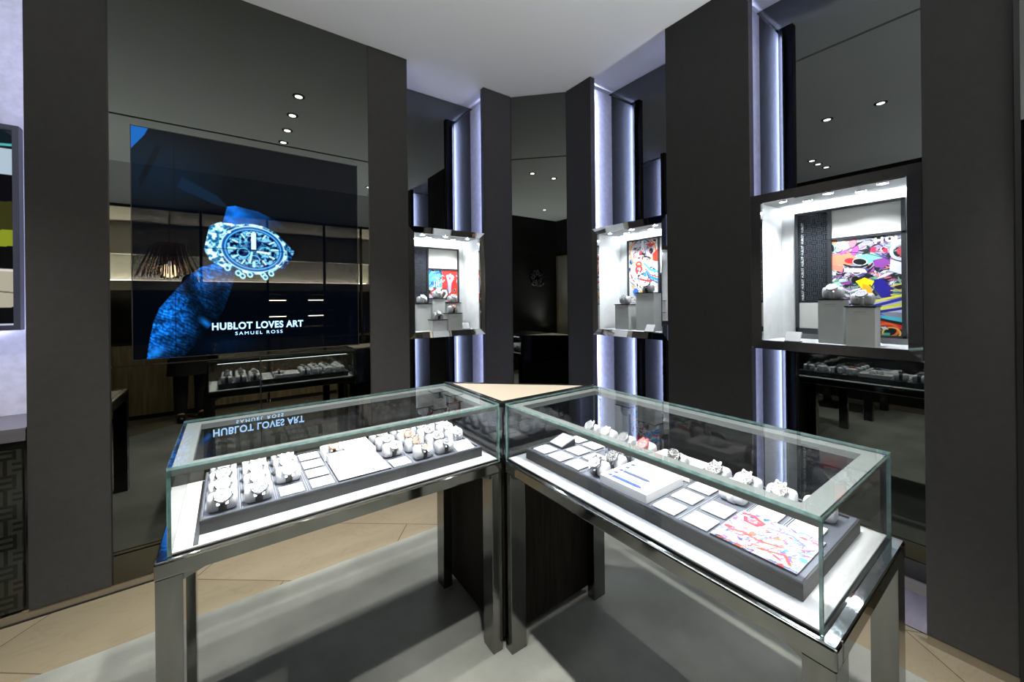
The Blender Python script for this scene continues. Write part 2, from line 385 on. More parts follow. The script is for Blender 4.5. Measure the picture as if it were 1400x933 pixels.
# skirtings
struct('baseboard_left', MB().box(XW+.0,1.05,YL+.004,YL+.05,0,.04).box(1.695,1.97,YL+.004,YL+.05,0,.04), 'stone')
struct('baseboard_right', MB().box(XR+.004,XR+.05,2.12,2.39,0,.04).box(XR+.004,XR+.05,.972,1.472,0,.04).box(XR+.004,XR+.05,YW,.321,0,.04), 'stone')
struct('shadow_line', MB().box(XW,1.05,YL-.006,YL+.002,0,.006), 'joint')  # black strip standing in for the shadow line at the left skirting's foot
struct('baseboard_corner', MB().box(0, L, .005, .05, 0, .05, 0, Mc), 'stone')

def alcove(side, e0, e1, words, ov0=OV, ov1=OV, upper=''):
    """alcove between pillar edges e0 < e1 along its wall; 'L' runs along x, 'R' along y"""
    def bx(mb, a0, a1, d0, d1, z0, z1):
        if side == 'L': mb.box(a0, a1, YL+d0, YL+d1, z0, z1)
        else: mb.box(XR+d0, XR+d1, a0, a1, z0, z1)
        return mb
    D = (YB-YL) if side == 'L' else (XB-XR)
    nm = 'wall_left' if side == 'L' else 'wall_right'
    r = MB(); bx(r, e0-ov0-.03, e0-ov0, TH+.001, D+.02, .0, ZC-.03); struct(nm, r, 'plaster')
    r = MB(); bx(r, e1+ov1, e1+ov1+.03, TH+.001, D+.02, .0, ZC-.03); struct(nm, r, 'plaster')
    # bright metal shadow trim on top of the returns
    r = MB(); bx(r, e0-ov0-.03, e0-ov0+.002, TH, D, ZC-.03, ZC-.012); bx(r, e1+ov1-.002, e1+ov1+.03, TH, D, ZC-.03, ZC-.012); struct('trim_6', r, 'bright_chrome')
    m = MB(); bx(m, e0-ov0, e1+ov1, D, D+.012, .075, ZC-.004)
    tag(m.build('wall_mirror', 'mirror_blue'), 'tinted mirror lining the back of the '+words, 'mirror')
    f = MB(); bx(f, e0-ov0, e1+ov1, .03, D, .0, .018); struct('floor', f, 'alcove_floor')
    f = MB(); bx(f, e0-ov0, e1+ov1, .024, .030, .0, .022); struct('trim_7', f, 'bright_chrome')
    f = MB(); bx(f, e0-ov0, e1+ov1, D-.012, D+.012, .018, .073); struct('baseboard_alcove', f, 'stone')
    for (a0, a1, w) in ((e0-ov0+.001, e0-ov0+.013, 'near' if side=='R' else 'left'), (e1+ov1-.013, e1+ov1-.001, 'far' if side=='R' else 'right')):
        near0 = abs(a0-(e0-ov0)) < .01
        c_ = (e0-ov0+.030) if near0 else (e1+ov1-.030)      # channel set off the return, lit side faces the return
        s = MB(); bx(s, c_-.004, c_+.004, TH+.0005, TH+.016, .03, ZC-.06)
        lit = (3 if near0 else 5) if side == 'L' else (2 if near0 else 4)
        lit = {('L',True):5, ('L',False):3, ('R',True):2, ('R',False):4}[(side,near0)]
        s.mi[lit] = 1
        tag(s.build('light_strip', ['joint','led_cove']), 'vertical light strip, %s side of %s' % (w, words), 'light strip')
A1 = 'left wall alcove next to the corner'; A2 = 'right wall alcove next to the corner'; A3 = 'right wall alcove farthest from the corner'
alcove('L', 1.05, 1.695, A1, OV, .085)
alcove('R', 1.472, 2.12, A2, OV, .07)
alcove('R', .321, .972, A3, OV, .08)

# left end alcove with backlit poster over a patterned cabinet
struct('wall_left', box(XW, -.70, YB-.01, YB+.02, .87, ZC), 'plaster')
struct('wall_left', box(-.735, -.705, YL+TH+.012, YB-.01, 0, ZC), 'plaster')
s = box(-.748, -.736, YL+TH+.0005, YL+TH+.014, .95, ZC-.06)
tag(s.build('light_strip', 'led_poster'), 'vertical blue white light strip at the edge of the poster alcove', 'light strip')
cab = empty('counter_cabinet', (-1.1, 2.9, 0), 0, 'dark low counter cabinet with maze patterned glass door below the backlit poster', 'cabinet')
def lc(o):  # keep child geometry given in world space
    p = o.parent; o.matrix_parent_inverse = Matrix.Translation(-Vector(p.location)) if not any(p.rotation_euler) else p.matrix_basis.inverted(); return o
lc(box(XW+.005, -.752, YL+.02, YB-.02, .04, .81).build('body', 'black_gloss', cab))
lc(box(XW+.005, -.752, YL+.001, YB-.012, .812, .87).build('worktop', 'ledge_stone', cab))
lc(box(XW+.01, -.764, YL+.002, YL+.016, .055, .775).build('door', 'maze_cab', cab))
po = empty('framed_poster', (-1.13, 3.02, 1.31), 0, 'black framed backlit abstract poster above the patterned counter cabinet', 'poster')
fr = MB().box(-1.43,-.84,3.0,3.05,1.30,1.325).box(-1.43,-.84,3.0,3.05,2.285,2.31).box(-1.43,-1.408,3.0,3.05,1.325,2.285).box(-.862,-.84,3.0,3.05,1.325,2.285)
lc(fr.build('frame', 'frame_dark', po))
rng = np.random.default_rng(11)
cv = Canvas(.546, .96, 160, 280, (.75,.78,.85))
for y0,y1,c in ((.85,.96,(.08,.12,.15)),(.75,.85,(.75,.82,.9)),(.60,.75,(.05,.05,.07)),(.45,.60,(.22,.22,.10)),(.38,.46,(.55,.60,.15)),(.26,.38,(.05,.05,.05)),(.08,.26,(.72,.70,.62)),(0,.08,(.05,.05,.06))):
    cv.poly([(.36,y0),(.546,y0+.01),(.546,y1+.01),(.36,y1)], c)
cv.graffiti([(.6,.7,.9),(.05,.05,.07),(.3,.7,.75),(.8,.2,.25),(.9,.9,.88)], 34, rng, .03, .09, (0,.36,.06,.96))
cv.poly([(.50,.74),(.546,.74),(.546,.87),(.50,.87)], (.72,.80,.86)); cv.line([(.36,.87),(.546,.89)], .012, (.35,.75,.75)); cv.line([(.36,.28),(.546,.27)], .012, (.9,.88,.85))
cv.line([(.4,.18),(.546,.16)], .004, (.1,.1,.1))
lc(paint_grid('picture', cv, (-1.408, 3.012, 1.325), (1,0,0), (0,0,1), 'poster', po))
s = MB().box(-1.38,-.88,3.052,3.066,1.33,1.345)
lc(s.build('led_strip', 'led_poster', po))

# mirrored panel at the far right edge, door wall, shop front behind the camera
mirror_thing('dark tinted mirror at the right end of the right wall', [(XR+.001, XR+.012, YW+.02, .074, .04, ZC-.002)])
tag(MB().box(XR+.014,XR+.03,YW+.02,.074,.04,ZC).build('mirror_backing','joint'), 'black backing board behind the mirror at the right end', 'board')
struct('wall_back', box(XW-.06, XW, YW, 3.12, 0, ZC), 'dark_wall')
door = empty('cream_door', (-1.55, YW, 0), 0, 'cream door in the dark corner seen in the angled corner mirror', 'door')
lc(box(-1.74,-1.36,YW-.03,YW+.01,.01,2.35).build('leaf','door_cream',door))
lc(MB().box(-1.78,-1.74,YW-.03,YW+.02,0,2.39).box(-1.36,-1.32,YW-.03,YW+.02,0,2.39).box(-1.74,-1.36,YW-.03,YW+.02,2.35,2.39).build('frame','bronze',door))
lc(MB().box(-1.41,-1.395,YW+.012,YW+.045,.95,1.25).build('handle','bright_chrome',door))
struct('wall_back', box(XW, -1.32, YW-.04, YW-.001, 2.39, ZC), 'dark_wall')
struct('wall_back', box(XW-.06, -1.32, YW-.04, YW-.032, 0, 2.39), 'dark_wall')
# shop front: bronze lower panels, glass, mullions
sx = [-1.32, -.30, .45, 1.2, 1.75, 2.29]
for i in range(5):
    x0, x1 = sx[i]+.02, sx[i+1]-.02
    w = ['nearest the cream door','second from the cream door','third from the cream door','fourth from the cream door','nearest the right wall'][i]
    wn = empty('window_%d' % (i+1), ((x0+x1)/2, YW, 0)); wn['kind'] = 'structure'
    lc(box(x0-.006, x1+.006, YW-.02, YW, .05, .92).build('lower_panel', 'bronze', wn))
    lc(box(x0-.006, x1+.006, YW-.012, YW-.004, .95, 2.62).build('pane', 'nglass', wn))
    lc(MB().box(x0-.02,x0-.006,YW-.04,YW+.01,0,2.65).box(x1+.006,x1+.02,YW-.04,YW+.01,0,2.65).box(x0,x1,YW-.025,YW+.005,.92,.95).box(x0,x1,YW-.04,YW+.01,2.62,2.65).box(x0,x1,YW-.03,YW+.005,0,.05).build('frame','dark_wall',wn))
struct('wall_back', box(-1.32, 2.66, YW-.04, YW, 2.65, ZC), 'ceiling')
# arcade beyond the shop front
struct('wall_back', box(-3.6, 3.4, -6.8, -6.7, 0, ZC), 'dark_wall')
struct('wall_left', box(-3.6, -3.5, -6.8, YW, 0, ZC), 'dark_wall'); struct('wall_right', box(3.3, 3.4, -6.8, YW, 0, ZC), 'dark_wall')
struct('wall_left', box(-3.6, XW-.06, YW-.05, YW, 0, ZC), 'dark_wall')
struct('wall_back', box(-3.5, 3.3, -6.3, -6.0, 2.50, ZC), 'ceiling')
struct('wall_back', box(-3.5, 3.3, -6.3, -5.6, 1.72, 1.92), 'ceiling')
struct('wall_back', box(-3.5, 3.3, -6.36, -6.32, 1.92, 2.5), 'ceiling')
s = box(-3.4, 3.2, -6.28, -6.2, 1.925, 1.95)
tag(s.build('light_strip', 'cove_warm'), 'warm white cove light along the arcade wall behind the shop front', 'light strip')
ch = empty('chandelier', (-.83, -3.5, 1.87), 0, 'golden rod chandelier hanging in the arcade behind the shop front', 'chandelier')
r = MB()
for k in range(64):
    a = 2*PI*k/64; R = .12+.08*((k*7)%5); 
    r.tube((R*.55*math.cos(a), R*.55*math.sin(a), .55), (R*math.cos(a), R*math.sin(a), .02*((k*3)%5)), .008, 6)
r.build('rods', 'chand', ch); MB().lathe([(.22,.55),(.2,.6)],24).build('canopy_ring','chand',ch); MB().tube((0,0,.6),(0,0,ZC-1.87),.01).build('stem','chand',ch)
MB().lathe([(.005,.20),(.03,.23),(.03,.27),(.005,.30)],16).build('bulb','lamp',ch)
l = bpy.data.lights.new('chandelier_light','POINT'); l.energy = 60; l.shadow_soft_size = .12; l.color = (1.,.75,.45)
o = bpy.data.objects.new('chandelier_light', l); COL.objects.link(o); o.location = (-.83,-3.5,2.0)
for k,(x,w) in enumerate(((.95,'left'),(1.85,'right'))):
    sh = empty('shelf_unit', (x, -5.7, 0), 0, 'dark open shelf unit in the arcade, the %s one of two' % w, 'shelf', 'arcade shelf units')
    MB().box(-.38,-.35,-.15,.15,0,1.7).box(.35,.38,-.15,.15,0,1.7).box(-.35,.35,-.15,-.12,0,1.7).build('carcass','black_gloss',sh)
    for z in (.4,.8,1.2,1.62): MB().box(-.35,.35,-.12,.14,z,z+.03).build('shelf','bronze',sh)
    for z in (.78,1.18): MB().box(-.2,.2,-.115,-.09,z+.3,z+.315).build('shelf_lamp','cove_warm',sh)
# round wall sculpture on the dark wall
ws = empty('wall_sculpture', (XW+.01, -.60, 1.90), 0, 'round dark metal sculpture on the dark wall, seen in the corner mirror', 'sculpture')
r = MB()
rr = random.Random(3)
for k in range(60):
    a = rr.uniform(0,2*PI); q = rr.uniform(.03,.2); a2 = a+rr.uniform(-.9,.9); q2 = rr.uniform(.05,.21)
    r.tube((rr.uniform(.01,.05), q*math.cos(a), q*math.sin(a)), (rr.uniform(.01,.07), q2*math.cos(a2), q2*math.sin(a2)), .006, 6)
r.build('rods','titan',ws); MB().lathe([(.2,0),(.2,.008)],40,0,Matrix.Rotation(PI/2,4,'Y')).build('disc','black_gloss',ws)

# ------------------------------------------------------------------ ceiling lamps
def lamp(x, y, label, power=0., blend=.6, ang=76, rz=0):
    t = empty('ceiling_lamp', (x, y, ZC), 0, label, 'ceiling light', 'recessed ceiling lamps')
    MB().lathe([(.030,-.003),(.046,-.006),(.047,0.)], 28).build('ring', 'lamp_ring', t)
    MB().lathe([(.028,-.0072),(.028,-.0062)], 24).build('disc', 'lamp', t)
    if power:
        l = bpy.data.lights.new('downlight', 'SPOT'); l.energy = power; l.spot_size = math.radians(ang); l.spot_blend = blend; l.shadow_soft_size = .03; l.color = (1., .95, .87)
        o = bpy.data.objects.new('downlight', l); COL.objects.link(o); o.location = (x, y, ZC-.03)
    return t
P0 = 370
lamp(.49, 1.72, 'ceiling lamp in the straight row over the left case, nearest the screen wall', P0*.8)
lamp(.49, 1.31, 'ceiling lamp second from the screen wall in the straight row', P0*.8)
lamp(.49, .92, 'ceiling lamp third from the screen wall in the straight row', P0)
lamp(.49, .56, 'ceiling lamp farthest from the screen wall in the straight row', P0)
lamp(-1.08, -.24, 'single ceiling lamp beside the dark sculpture wall', P0*.35)
lamp(1.73, -.64, 'ceiling lamp near the right mirror and the shop front', P0*.6)
lamp(-.78, 1.82, 'ceiling lamp of the left trio, nearest the straight row', P0*.25)
lamp(-1.0, 1.82, 'ceiling lamp of the left trio, the middle one', P0*.2)
lamp(-1.24, 1.80, 'ceiling lamp of the left trio, nearest the dark wall', P0*.3)
for x,y,w in ((-1.16,-5.1,'far left'),(-.8,-4.8,'left'),(1.64,-4.46,'right'),(.6,-3.2,'middle'),(2.2,-5.0,'far right'),(1.2,-5.3,'rear middle'),(-1.9,-3.6,'near left')):
    lamp(x, y, 'arcade ceiling lamp beyond the shop front, %s one' % w, P0*.7 if w in ('middle','left','right') else 0)

def uplight(x, y, z, rz, label, power, aim=(0,0,1)):  # fill fixtures added behind the camera to brighten the ceiling
    t = empty('added_uplight', (x, y, z), rz, label, 'added fill light')
    MB().lathe([(.03,-.06),(.09,0),(.10,.03),(.09,.03),(.08,.004)],28,caps=False).build('bowl','black_gloss',t)
    MB().lathe([(.078,.003),(.078,.006)],24).build('diffuser','lamp',t)
    MB().box(-.02,.02,.0,.14,-.05,-.02).build('bracket','black_gloss',t)
    l = bpy.data.lights.new('uplight', 'SPOT'); l.energy = power; l.spot_size = math.radians(112); l.spot_blend = 1.; l.shadow_soft_size = .08; l.color = (.90, .96, 1.)
    o = bpy.data.objects.new('uplight', l); COL.objects.link(o); o.location = (x, y, z+.05); o.rotation_euler = Vector(aim).to_track_quat('-Z','Y').to_euler()
uplight(XW+.14, -.80, .80, PI/2, 'added unseen bowl shaped fill uplight on the dark wall by the cream door', 235, (.50,.65,1.6))
uplight(XW+.14, .60, .80, PI/2, 'added unseen bowl shaped fill uplight on the dark wall beside the side table', 50)
uplight(2.15, -.90, .80, -PI/2, 'added unseen bowl shaped fill uplight at the far end of the right wall', 225, (-.55,.65,1.7))
# ------------------------------------------------------------------ video screen
def build_screen():
    t = empty('video_screen', (.15, YL, 1.73), 0, 'large video screen in the mirror wall showing a blue watch and a hand', 'screen')
    W, H, x0, z0 = 1.092, 1.185, -.396, 1.140
    cv = Canvas(W, H, 420, 456, (.008,.018,.038))
    X, Y = cv.X+x0, cv.Y+z0
    n = fbm(X*9, Y*9, 1); n2 = fbm(X*45, Y*45, 5); n3 = fbm(X*120, Y*60, 9, 3)
    # dim sleeve at the upper left
    g = np.clip(1-((X+.30)**2/.10+(Y-2.12)**2/.05), 0, 1)
    cv.put(g*.85, (.02,.10,.17))
    for pts,c,al in (([(-.396,2.33),(-.33,2.33),(-.345,2.29),(-.396,2.21)],(.05,.40,.75),.9),
                     ([(-.30,2.25),(-.28,2.24),(-.33,2.10),(-.36,2.02),(-.37,2.06)],(.01,.03,.06),.9),
                     ([(-.20,2.10),(-.05,2.02),(.0,1.96),(-.06,1.97),(-.22,2.04)],(.03,.13,.22),.8)):
        cv.put(cv.inside([(a-x0,b-z0) for a,b in pts])*al, c)
    # hand
    hand = [(-.345,1.14),(-.335,1.23),(-.318,1.33),(-.295,1.40),(-.262,1.45),(-.225,1.50),(-.175,1.57),(-.125,1.62),(-.06,1.645),(0,1.635),(.03,1.60),(.02,1.54),(-.0,1.47),(-.02,1.40),(-.05,1.34),(-.04,1.29),(-.075,1.31),(-.10,1.28),(-.13,1.22),(-.17,1.18),(-.20,1.14)]
    m = cv.inside([(a-x0,b-z0) for a,b in hand])
    left = np.clip((-.02-X-(Y-1.4)*-.75)/.22+.15, 0, 1)*.9
    shade = np.clip(left+.10, .06, 1)*(.25+1.1*n2)*(.4+1.1*n3)*np.clip(.9+.25*np.sin((X*.6+Y)*330+22*n+9*n2), .6, 1.2)*np.clip(1.2-.9*np.exp(-((X+.12+.35*(Y-1.35))/.045)**2),.35,1.2)
    col = np.stack([shade*.06, shade*.40, shade*.80], -1)
    fade = np.clip((Y-1.14)/.02, 0, 1)
    cv.C = cv.C*(1-m[...,None])+np.clip(col,0,.95)*m[...,None]
    dark = np.exp(-(((X+.055)/.05)**2+((Y-1.47)/.10)**2))*m*.7; cv.put(dark,(.01,.03,.06))
    cv.ell(-.105-x0,1.315-z0,.055,.024,(.08,.42,.78),-50,soft=.9,mask=m); cv.ell(-.310-x0,1.175-z0,.050,.035,(.10,.50,.90),30,soft=.9,mask=m)
    # thumb in shadow
    g = np.exp(-(((X+.01)/.12)**2+((Y-1.19)/.05)**2)); cv.put(g*.55, (.01,.10,.22))
    # wrist above the watch
    wr = [(-.03,1.86),(-.005,1.965),(.03,1.975),(.14,1.955),(.25,1.905),(.285,1.86),(.16,1.87)]
    m = cv.inside([(a-x0,b-z0) for a,b in wr]); sh = np.clip(1.15-(X+.03)/.30, .05, 1)*(.45+.9*fbm(X*30,Y*30,3))
    cv.C = cv.C*(1-m[...,None])+np.clip(np.stack([sh*.04,sh*.42,sh*.85],-1),0,1)*m[...,None]
    # watch: strap links at both sides, case, bezel rings, dial, pushers
    wx, wz = .118-x0, 1.733-z0
    def blot(m, lo=.15, hi=1.1, s=70, seed=2):
        q = np.clip((fbm(X*s, Y*s, seed, 3)-.5)*3.2+.5, 0, 1)*(hi-lo)+lo
        cc = np.stack([np.clip(q*1.05-.35,0,1), np.clip(q*1.0-.02,0,1), np.clip(q*.9+.22,0,1)], -1)
        cv.C = cv.C*(1-m[...,None])+np.clip(cc,0,1)*m[...,None]
    blot(cv.inside([(-.110-x0,1.72-z0),(-.085-x0,1.85-z0),(-.04-x0,1.875-z0),(.05-x0,1.87-z0),(.05-x0,1.62-z0),(-.02-x0,1.62-z0),(-.085-x0,1.66-z0)]), .35, 1.25, 60)
    blot(cv.inside([(.22-x0,1.84-z0),(.30-x0,1.76-z0),(.325-x0,1.735-z0),(.31-x0,1.69-z0),(.27-x0,1.62-z0),(.20-x0,1.62-z0)]), 0, .75, 60)
    def em(rx, rz, a=0):
        u = (cv.X-wx)/rx; v = (cv.Y-wz+.06*(cv.X-wx))/rz; return np.clip((1-np.sqrt(u*u+v*v))*30+.5, 0, 1)
    blot(em(.168,.146), .25, 1.15, 55, 4)
    for rx,rz,c in ((.156,.134,(.75,.93,1)),(.150,.128,(.02,.30,.62)),(.138,.117,(.35,.75,1)),(.132,.111,(.02,.22,.50))): cv.put(em(rx,rz), c)
    blot(em(.127,.106), -.1, .80, 75, 8)
    cv.put(em(.060,.05)*.5,(.02,.20,.42))
    for k in range(12):
        a = PI/2-2*PI*k/12; c0,s0 = math.cos(a),math.sin(a)
        cv.line([(wx+.09*c0,wz+.075*s0),(wx+.116*c0,wz+.097*s0)], .010 if k%3 else .016, (.70,.93,1))
    for k in range(6):
        a = k*PI/3+.3; cv.ell(wx+.158*math.cos(a), wz+.135*math.sin(a), .010,.010,(.85,.97,1))
    for ox,oz in ((-.05,-.02),(.0,-.06),(.055,-.01)): cv.ell(wx+ox,wz+oz,.032,.028,(.45,.85,1),0,ring=.25)
    cv.poly([(wx-.012,wz+.0),(wx+.010,wz+.0),(wx+.010,wz+.095),(wx-.012,wz+.095)], (.85,.97,1)); cv.ell(wx-.022,wz+.085,.016,.013,(.85,.97,1),0,ring=.5)
    cv.line([(wx+.02,wz-.012),(wx+.075,wz-.02)], .014, (.85,.97,1)); cv.line([(wx-.01,wz-.02),(wx-.02,wz-.075)], .012, (.7,.93,1))
    for ox,oz in ((-.125,-.112),(-.075,-.140),(-.055,-.155),(-.02,-.147),(.045,-.147),(.055,-.16),(.085,-.138)):
        cv.ell(wx+ox,wz+oz,.016,.020,(.65,.93,1),25); cv.ell(wx+ox,wz+oz,.008,.010,(.02,.25,.45),25)
    # panel seams of the video wall
    cv.line([(0,1.728-z0),(W,1.728-z0)], .003, (0,0,0))
    for xx in (-.231,.487): cv.line([(xx-x0,0),(xx-x0,H)], .002, (.0,.0,.0))
    paint_grid('picture', cv, (x0-.15, .000, z0-1.73), (1,0,0), (0,0,1), 'screen', t, .010)
    MB().box(x0-.15-.003,x0-.15,-.002,.01,z0-1.735,z0+H-1.725).box(x0+W-.15,x0+W-.147,-.002,.01,z0-1.735,z0+H-1.725).box(x0-.15,x0+W-.15,-.002,.01,z0+H-1.73,z0+H-1.727).box(x0-.15,x0+W-.15,-.002,.01,z0-1.733,z0-1.73).build('bezel','joint',t)
    a = text_obj('headline', 'HUBLOT LOVES ART', .054, 'text_screen', faceM((.145-.15,-.003,1.276-1.73),(1,0,0)), t, .0004, .0014, 1.0, 'CENTER', 1.08)
    a['label'] = 'bold white line of capitals'
    me = a.data; w = max(v.co.x for v in me.vertices)-min(v.co.x for v in me.vertices); c = sum((max(v.co.x for v in me.vertices),min(v.co.x for v in me.vertices)))/2
    k = .447/w
    for v in me.vertices: v.co.x = (v.co.x-c)*k+(.145-.15)
    b = text_obj('subtitle', 'SAMUEL ROSS', .026, 'text_screen', faceM((.142-.15,-.003,1.242-1.73),(1,0,0)), t, .0004, 0., 1.0, 'CENTER', 1.35)
    me = b.data; w = max(v.co.x for v in me.vertices)-min(v.co.x for v in me.vertices); c = sum((max(v.co.x for v in me.vertices),min(v.co.x for v in me.vertices)))/2
    k = .232/w
    for v in me.vertices: v.co.x = (v.co.x-c)*k+(.142-.15)
    return t
build_screen()

# ------------------------------------------------------------------ display cases
ZT, ZB = 1.0, .769
def display_case(name, L, W, loc, rz, label, led_pow=1.):
    """local frame: long side along x from -L..0, front face y=0, back y=W; origin = inner corner on the floor"""
    t = empty(name, loc, rz, label, 'display case')
    fz = .724; e = .012; ee = .025; g = .008
    # steel rail frame, four mitred sides with chamfered inner ledge
    def rail(x0,x1,y0,y1):
        MB().box(x0,x1,y0,y1,fz,ZB-.002).build('rail','chrome',t,.005)
    rail(-L-ee, .002, -e, .022); rail(-L-ee, .002, W-.022, W+e); rail(-L-ee, -L+.018, .022, W-.022); rail(-.022, .002, .022, W-.022)
    MB().box(-L-ee+.004,-L-.001,-e+.004,W+e-.004,ZB-.002,ZB-.0005).box(-L,-.001,-e+.004,-.0005,ZB-.002,ZB-.0005).box(-L,-.001,W+.0005,W+e-.004,ZB-.002,ZB-.0005).build('ledge','ledge',t)
    MB().box(-L+.018,-.022,.022,W-.022,fz+.012,ZB+.002).build('deck','deck',t)
    MB().box(-L+.0085,-.0085,.0085,W-.0085,ZB+.0022,ZB+.006).build('deck_top','deck',t)
    if not MB.SW: MB().box(-L+.05,-L+.062,.014,W-.014,ZB+.006,ZB+.0068).build('deck_slot','joint',t)
    # glass
    for nm,(x0,x1,y0,y1,z0,z1),edge in (('glass_front',(-L,0,0,g,ZB-.001,ZT-g),'xz'),('glass_back',(-L,0,W-g,W,ZB-.001,ZT-g),'xz'),('glass_end',(-L,-L+g,g,W-g,ZB-.001,ZT-g),'yz'),('glass_end',(-g,0,g,W-g,ZB-.001,ZT-g),'yz'),('glass_top',(-L,0,0,W,ZT-g,ZT),'xy')):
        m = MB().box(x0,x1,y0,y1,z0,z1)
        ax = {'xz':1,'yz':0,'xy':2}[edge]
        # big faces glass, rim faces tinted edge
        idx = {0:(3,5),1:(2,4),2:(0,1)}[ax]
        m.mi = [0 if (k in idx or (ax != 2 and k < 2)) else 1 for k in range(6)]
        o = m.build(nm, ['glass','glass_edge'], t)
        if nm != 'glass_top': pass
    # light rails under the top glass
    rw = .042; z0, z1 = ZT-g-.019, ZT-g-.001
    for i,(x0,x1,y0,y1) in enumerate(((-L+g+.001,-g-.001,g+.001,g+rw),(-L+g+.001,-g-.001,W-g-rw,W-g-.001),(-L+g+.001,-L+g+rw,g+rw,W-g-rw),(-g-rw,-g-.001,g+rw,W-g-rw))):
        r = MB().box(x0,x1,y0,y1,z0,z1).build('light_rail','rail',t)
        cx,cy = (x0+x1)/2,(y0+y1)/2
        if x1-x0 > y1-y0: s = MB().box(x0+.05,x1-.05,cy-.006,cy+.006,z0-.003,z0)
        else: s = MB().box(cx-.006,cx+.006,y0+.02,y1-.02,z0-.003,z0)
        s.build('led_strip','led_case',r)
    # legs
    def leg(x0,x1,y0,y1,sx):
        l = MB().box(x0,x1,y0,y1,.004,fz)
        o = l.build('leg','leg_metal',t,.0015)
        xg = x1 if sx>0 else x0
        MB().add([(xg,y0+.012,fz),(xg+sx*.06,y0+.012,fz),(xg,y0+.012,fz-.022),(xg,y1-.012,fz),(xg+sx*.06,y1-.012,fz),(xg,y1-.012,fz-.022)],
                 [(0,1,2),(3,5,4),(0,3,4,1),(1,4,5,2),(2,5,3,0)]).build('gusset','leg_metal',o)
    leg(-L-ee+.002,-L-ee+.057,-e+.002,.063,1); leg(-L-ee+.002,-L-ee+.057,W-.063,W+e-.002,1)
    leg(-.045,0,-e+.002,.063,-1); leg(-.045,0,W-.063,W+e-.002,-1)
    return t
LX, LY, LL, LWd = .890, 1.335, 1.025, .499
RX, RY, RL, RW = .914, 1.325, 1.059, .530
caseL = display_case('display_case', LL, LWd, (LX, LY, 0), 0, 'left glass watch display case on steel legs, below the video screen')
MB.SW = True
caseR = display_case('display_case', RL, RW, (RX, RY, 0), 0, 'right glass watch display case on steel legs, below the art windows')
MB.SW = False

# triangular corner counter between the two cases
tri = empty('corner_counter', (1.06, 1.50, 0), 0, 'triangular dark wood corner counter with cream top between the two cases', 'counter')
A0, B0, C0 = (.898,1.333), (.898,1.860), (1.452,1.333)
def ins(poly, d):
    n = len(poly); out = []
    for i in range(n):
        p0,p1,p2 = Vector(poly[i-1]),Vector(poly[i]),Vector(poly[(i+1)%n])
        d1=(p1-p0).normalized(); d2=(p2-p1).normalized(); n1=Vector((-d1.y,d1.x)); n2=Vector((-d2.y,d2.x))
        b=(n1+n2).normalized(); out.append(tuple(p1+b*d/max(.2,b.dot(n1))))
    return out
P = [A0, C0, B0]
lc(MB().prism(ins(P,.004),.70,.962).build('upper_body','black_gloss',tri))
lc(MB().prism(ins(P,.012),.03,.70).build('lower_body','wood',tri))
lc(MB().prism(ins(P,.03),.004,.03).build('plinth','bright_chrome',tri))
fr = MB(); o_, i_ = ins(P,-.001), ins(P,.020); n = 3
for z0_,z1_ in ((.962,1.003),):
    v = [(x,y,z0_) for x,y in o_]+[(x,y,z1_) for x,y in o_]+[(x,y,z1_) for x,y in i_]+[(x,y,z0_) for x,y in i_]
    f = []
    for k in range(3):
        q=(k+1)%3; f += [(k,q,3+q,3+k),(3+k,3+q,6+q,6+k),(6+k,6+q,9+q,9+k),(9+k,9+q,q,k)]
    fr.add(v,f)
lc(fr.build('top_frame','black_gloss',tri,bevel=.001))
lc(MB().prism(ins(P,.0205),.965,1.001).build('top_inset','cream',tri))

# ------------------------------------------------------------------ trays
ZD = ZB+.0062      # deck surface
ZR = .816          # tray rim
ZS = .809          # suede surface
def tray(name, x0, x1, y0, y1, cells, label, long_axis):
    t = empty(name, ((x0+x1)/2,(y0+y1)/2,ZD), 0, label, 'tray')
    cx0,cx1,cy0,cy1 = cells
    lc(MB().box(x0,x1,y0,y1,ZD+.0005,ZS-.004).build('base','charcoal',t,.001))
    r = MB().box(x0,x1,y0,cy0,ZS-.0035,ZR-.002).box(x0,x1,cy1,y1,ZS-.0035,ZR-.002).box(x0,cx0,cy0,cy1,ZS-.0035,ZR-.002).box(cx1,x1,cy0,cy1,ZS-.0035,ZR-.002)
    lc(r.build('rim','charcoal',t))
    r = MB().box(x0+.004,x1-.004,y0+.004,cy0-.001,ZR-.002,ZR-.0005).box(x0+.004,cx0-.001,cy0,cy1,ZR-.002,ZR-.0005).box(cx1+.001,x1-.004,cy0,cy1,ZR-.002,ZR-.0005).box(x0+.004,x1-.004,cy1+.001,y1-.004,ZR-.002,ZR-.0005)
    lc(r.build('rim_lining','suede',t))
    lc(box(cx0,cx1,cy0,cy1,ZS-.0035,ZS).build('lining','suede',t))
    d = MB(); n = 10
    if long_axis == 'x':
        p = (cx1-cx0)/n
        for k in range(1,n): d.box(cx0+k*p-.0035,cx0+k*p-.0020,cy0,cy1,ZS,ZS+.003).box(cx0+k*p+.0020,cx0+k*p+.0035,cy0,cy1,ZS,ZS+.003)
    else:
        p = (cy1-cy0)/n
        for k in range(1,n): d.box(cx0,cx1,cy0+k*p-.0035,cy0+k*p-.0020,ZS,ZS+.003).box(cx0,cx1,cy0+k*p+.0020,cy0+k*p+.0035,ZS,ZS+.003)
    lc(d.build('divider_ribs','divider',t))
    return t
tray('display_tray', -.073, .846, 1.400, 1.790, (-.066,.834,1.415,1.783), 'long charcoal tray with watches inside the left display case', 'x')
tray('display_tray', .978, 1.388, .318, 1.272, (.993,1.378,.338,1.266), 'long charcoal tray with watches and cards inside the right display case', 'y')
LC = [-.021+.09*k for k in range(10)]; LRw = [1.458,1.549,1.640,1.731]
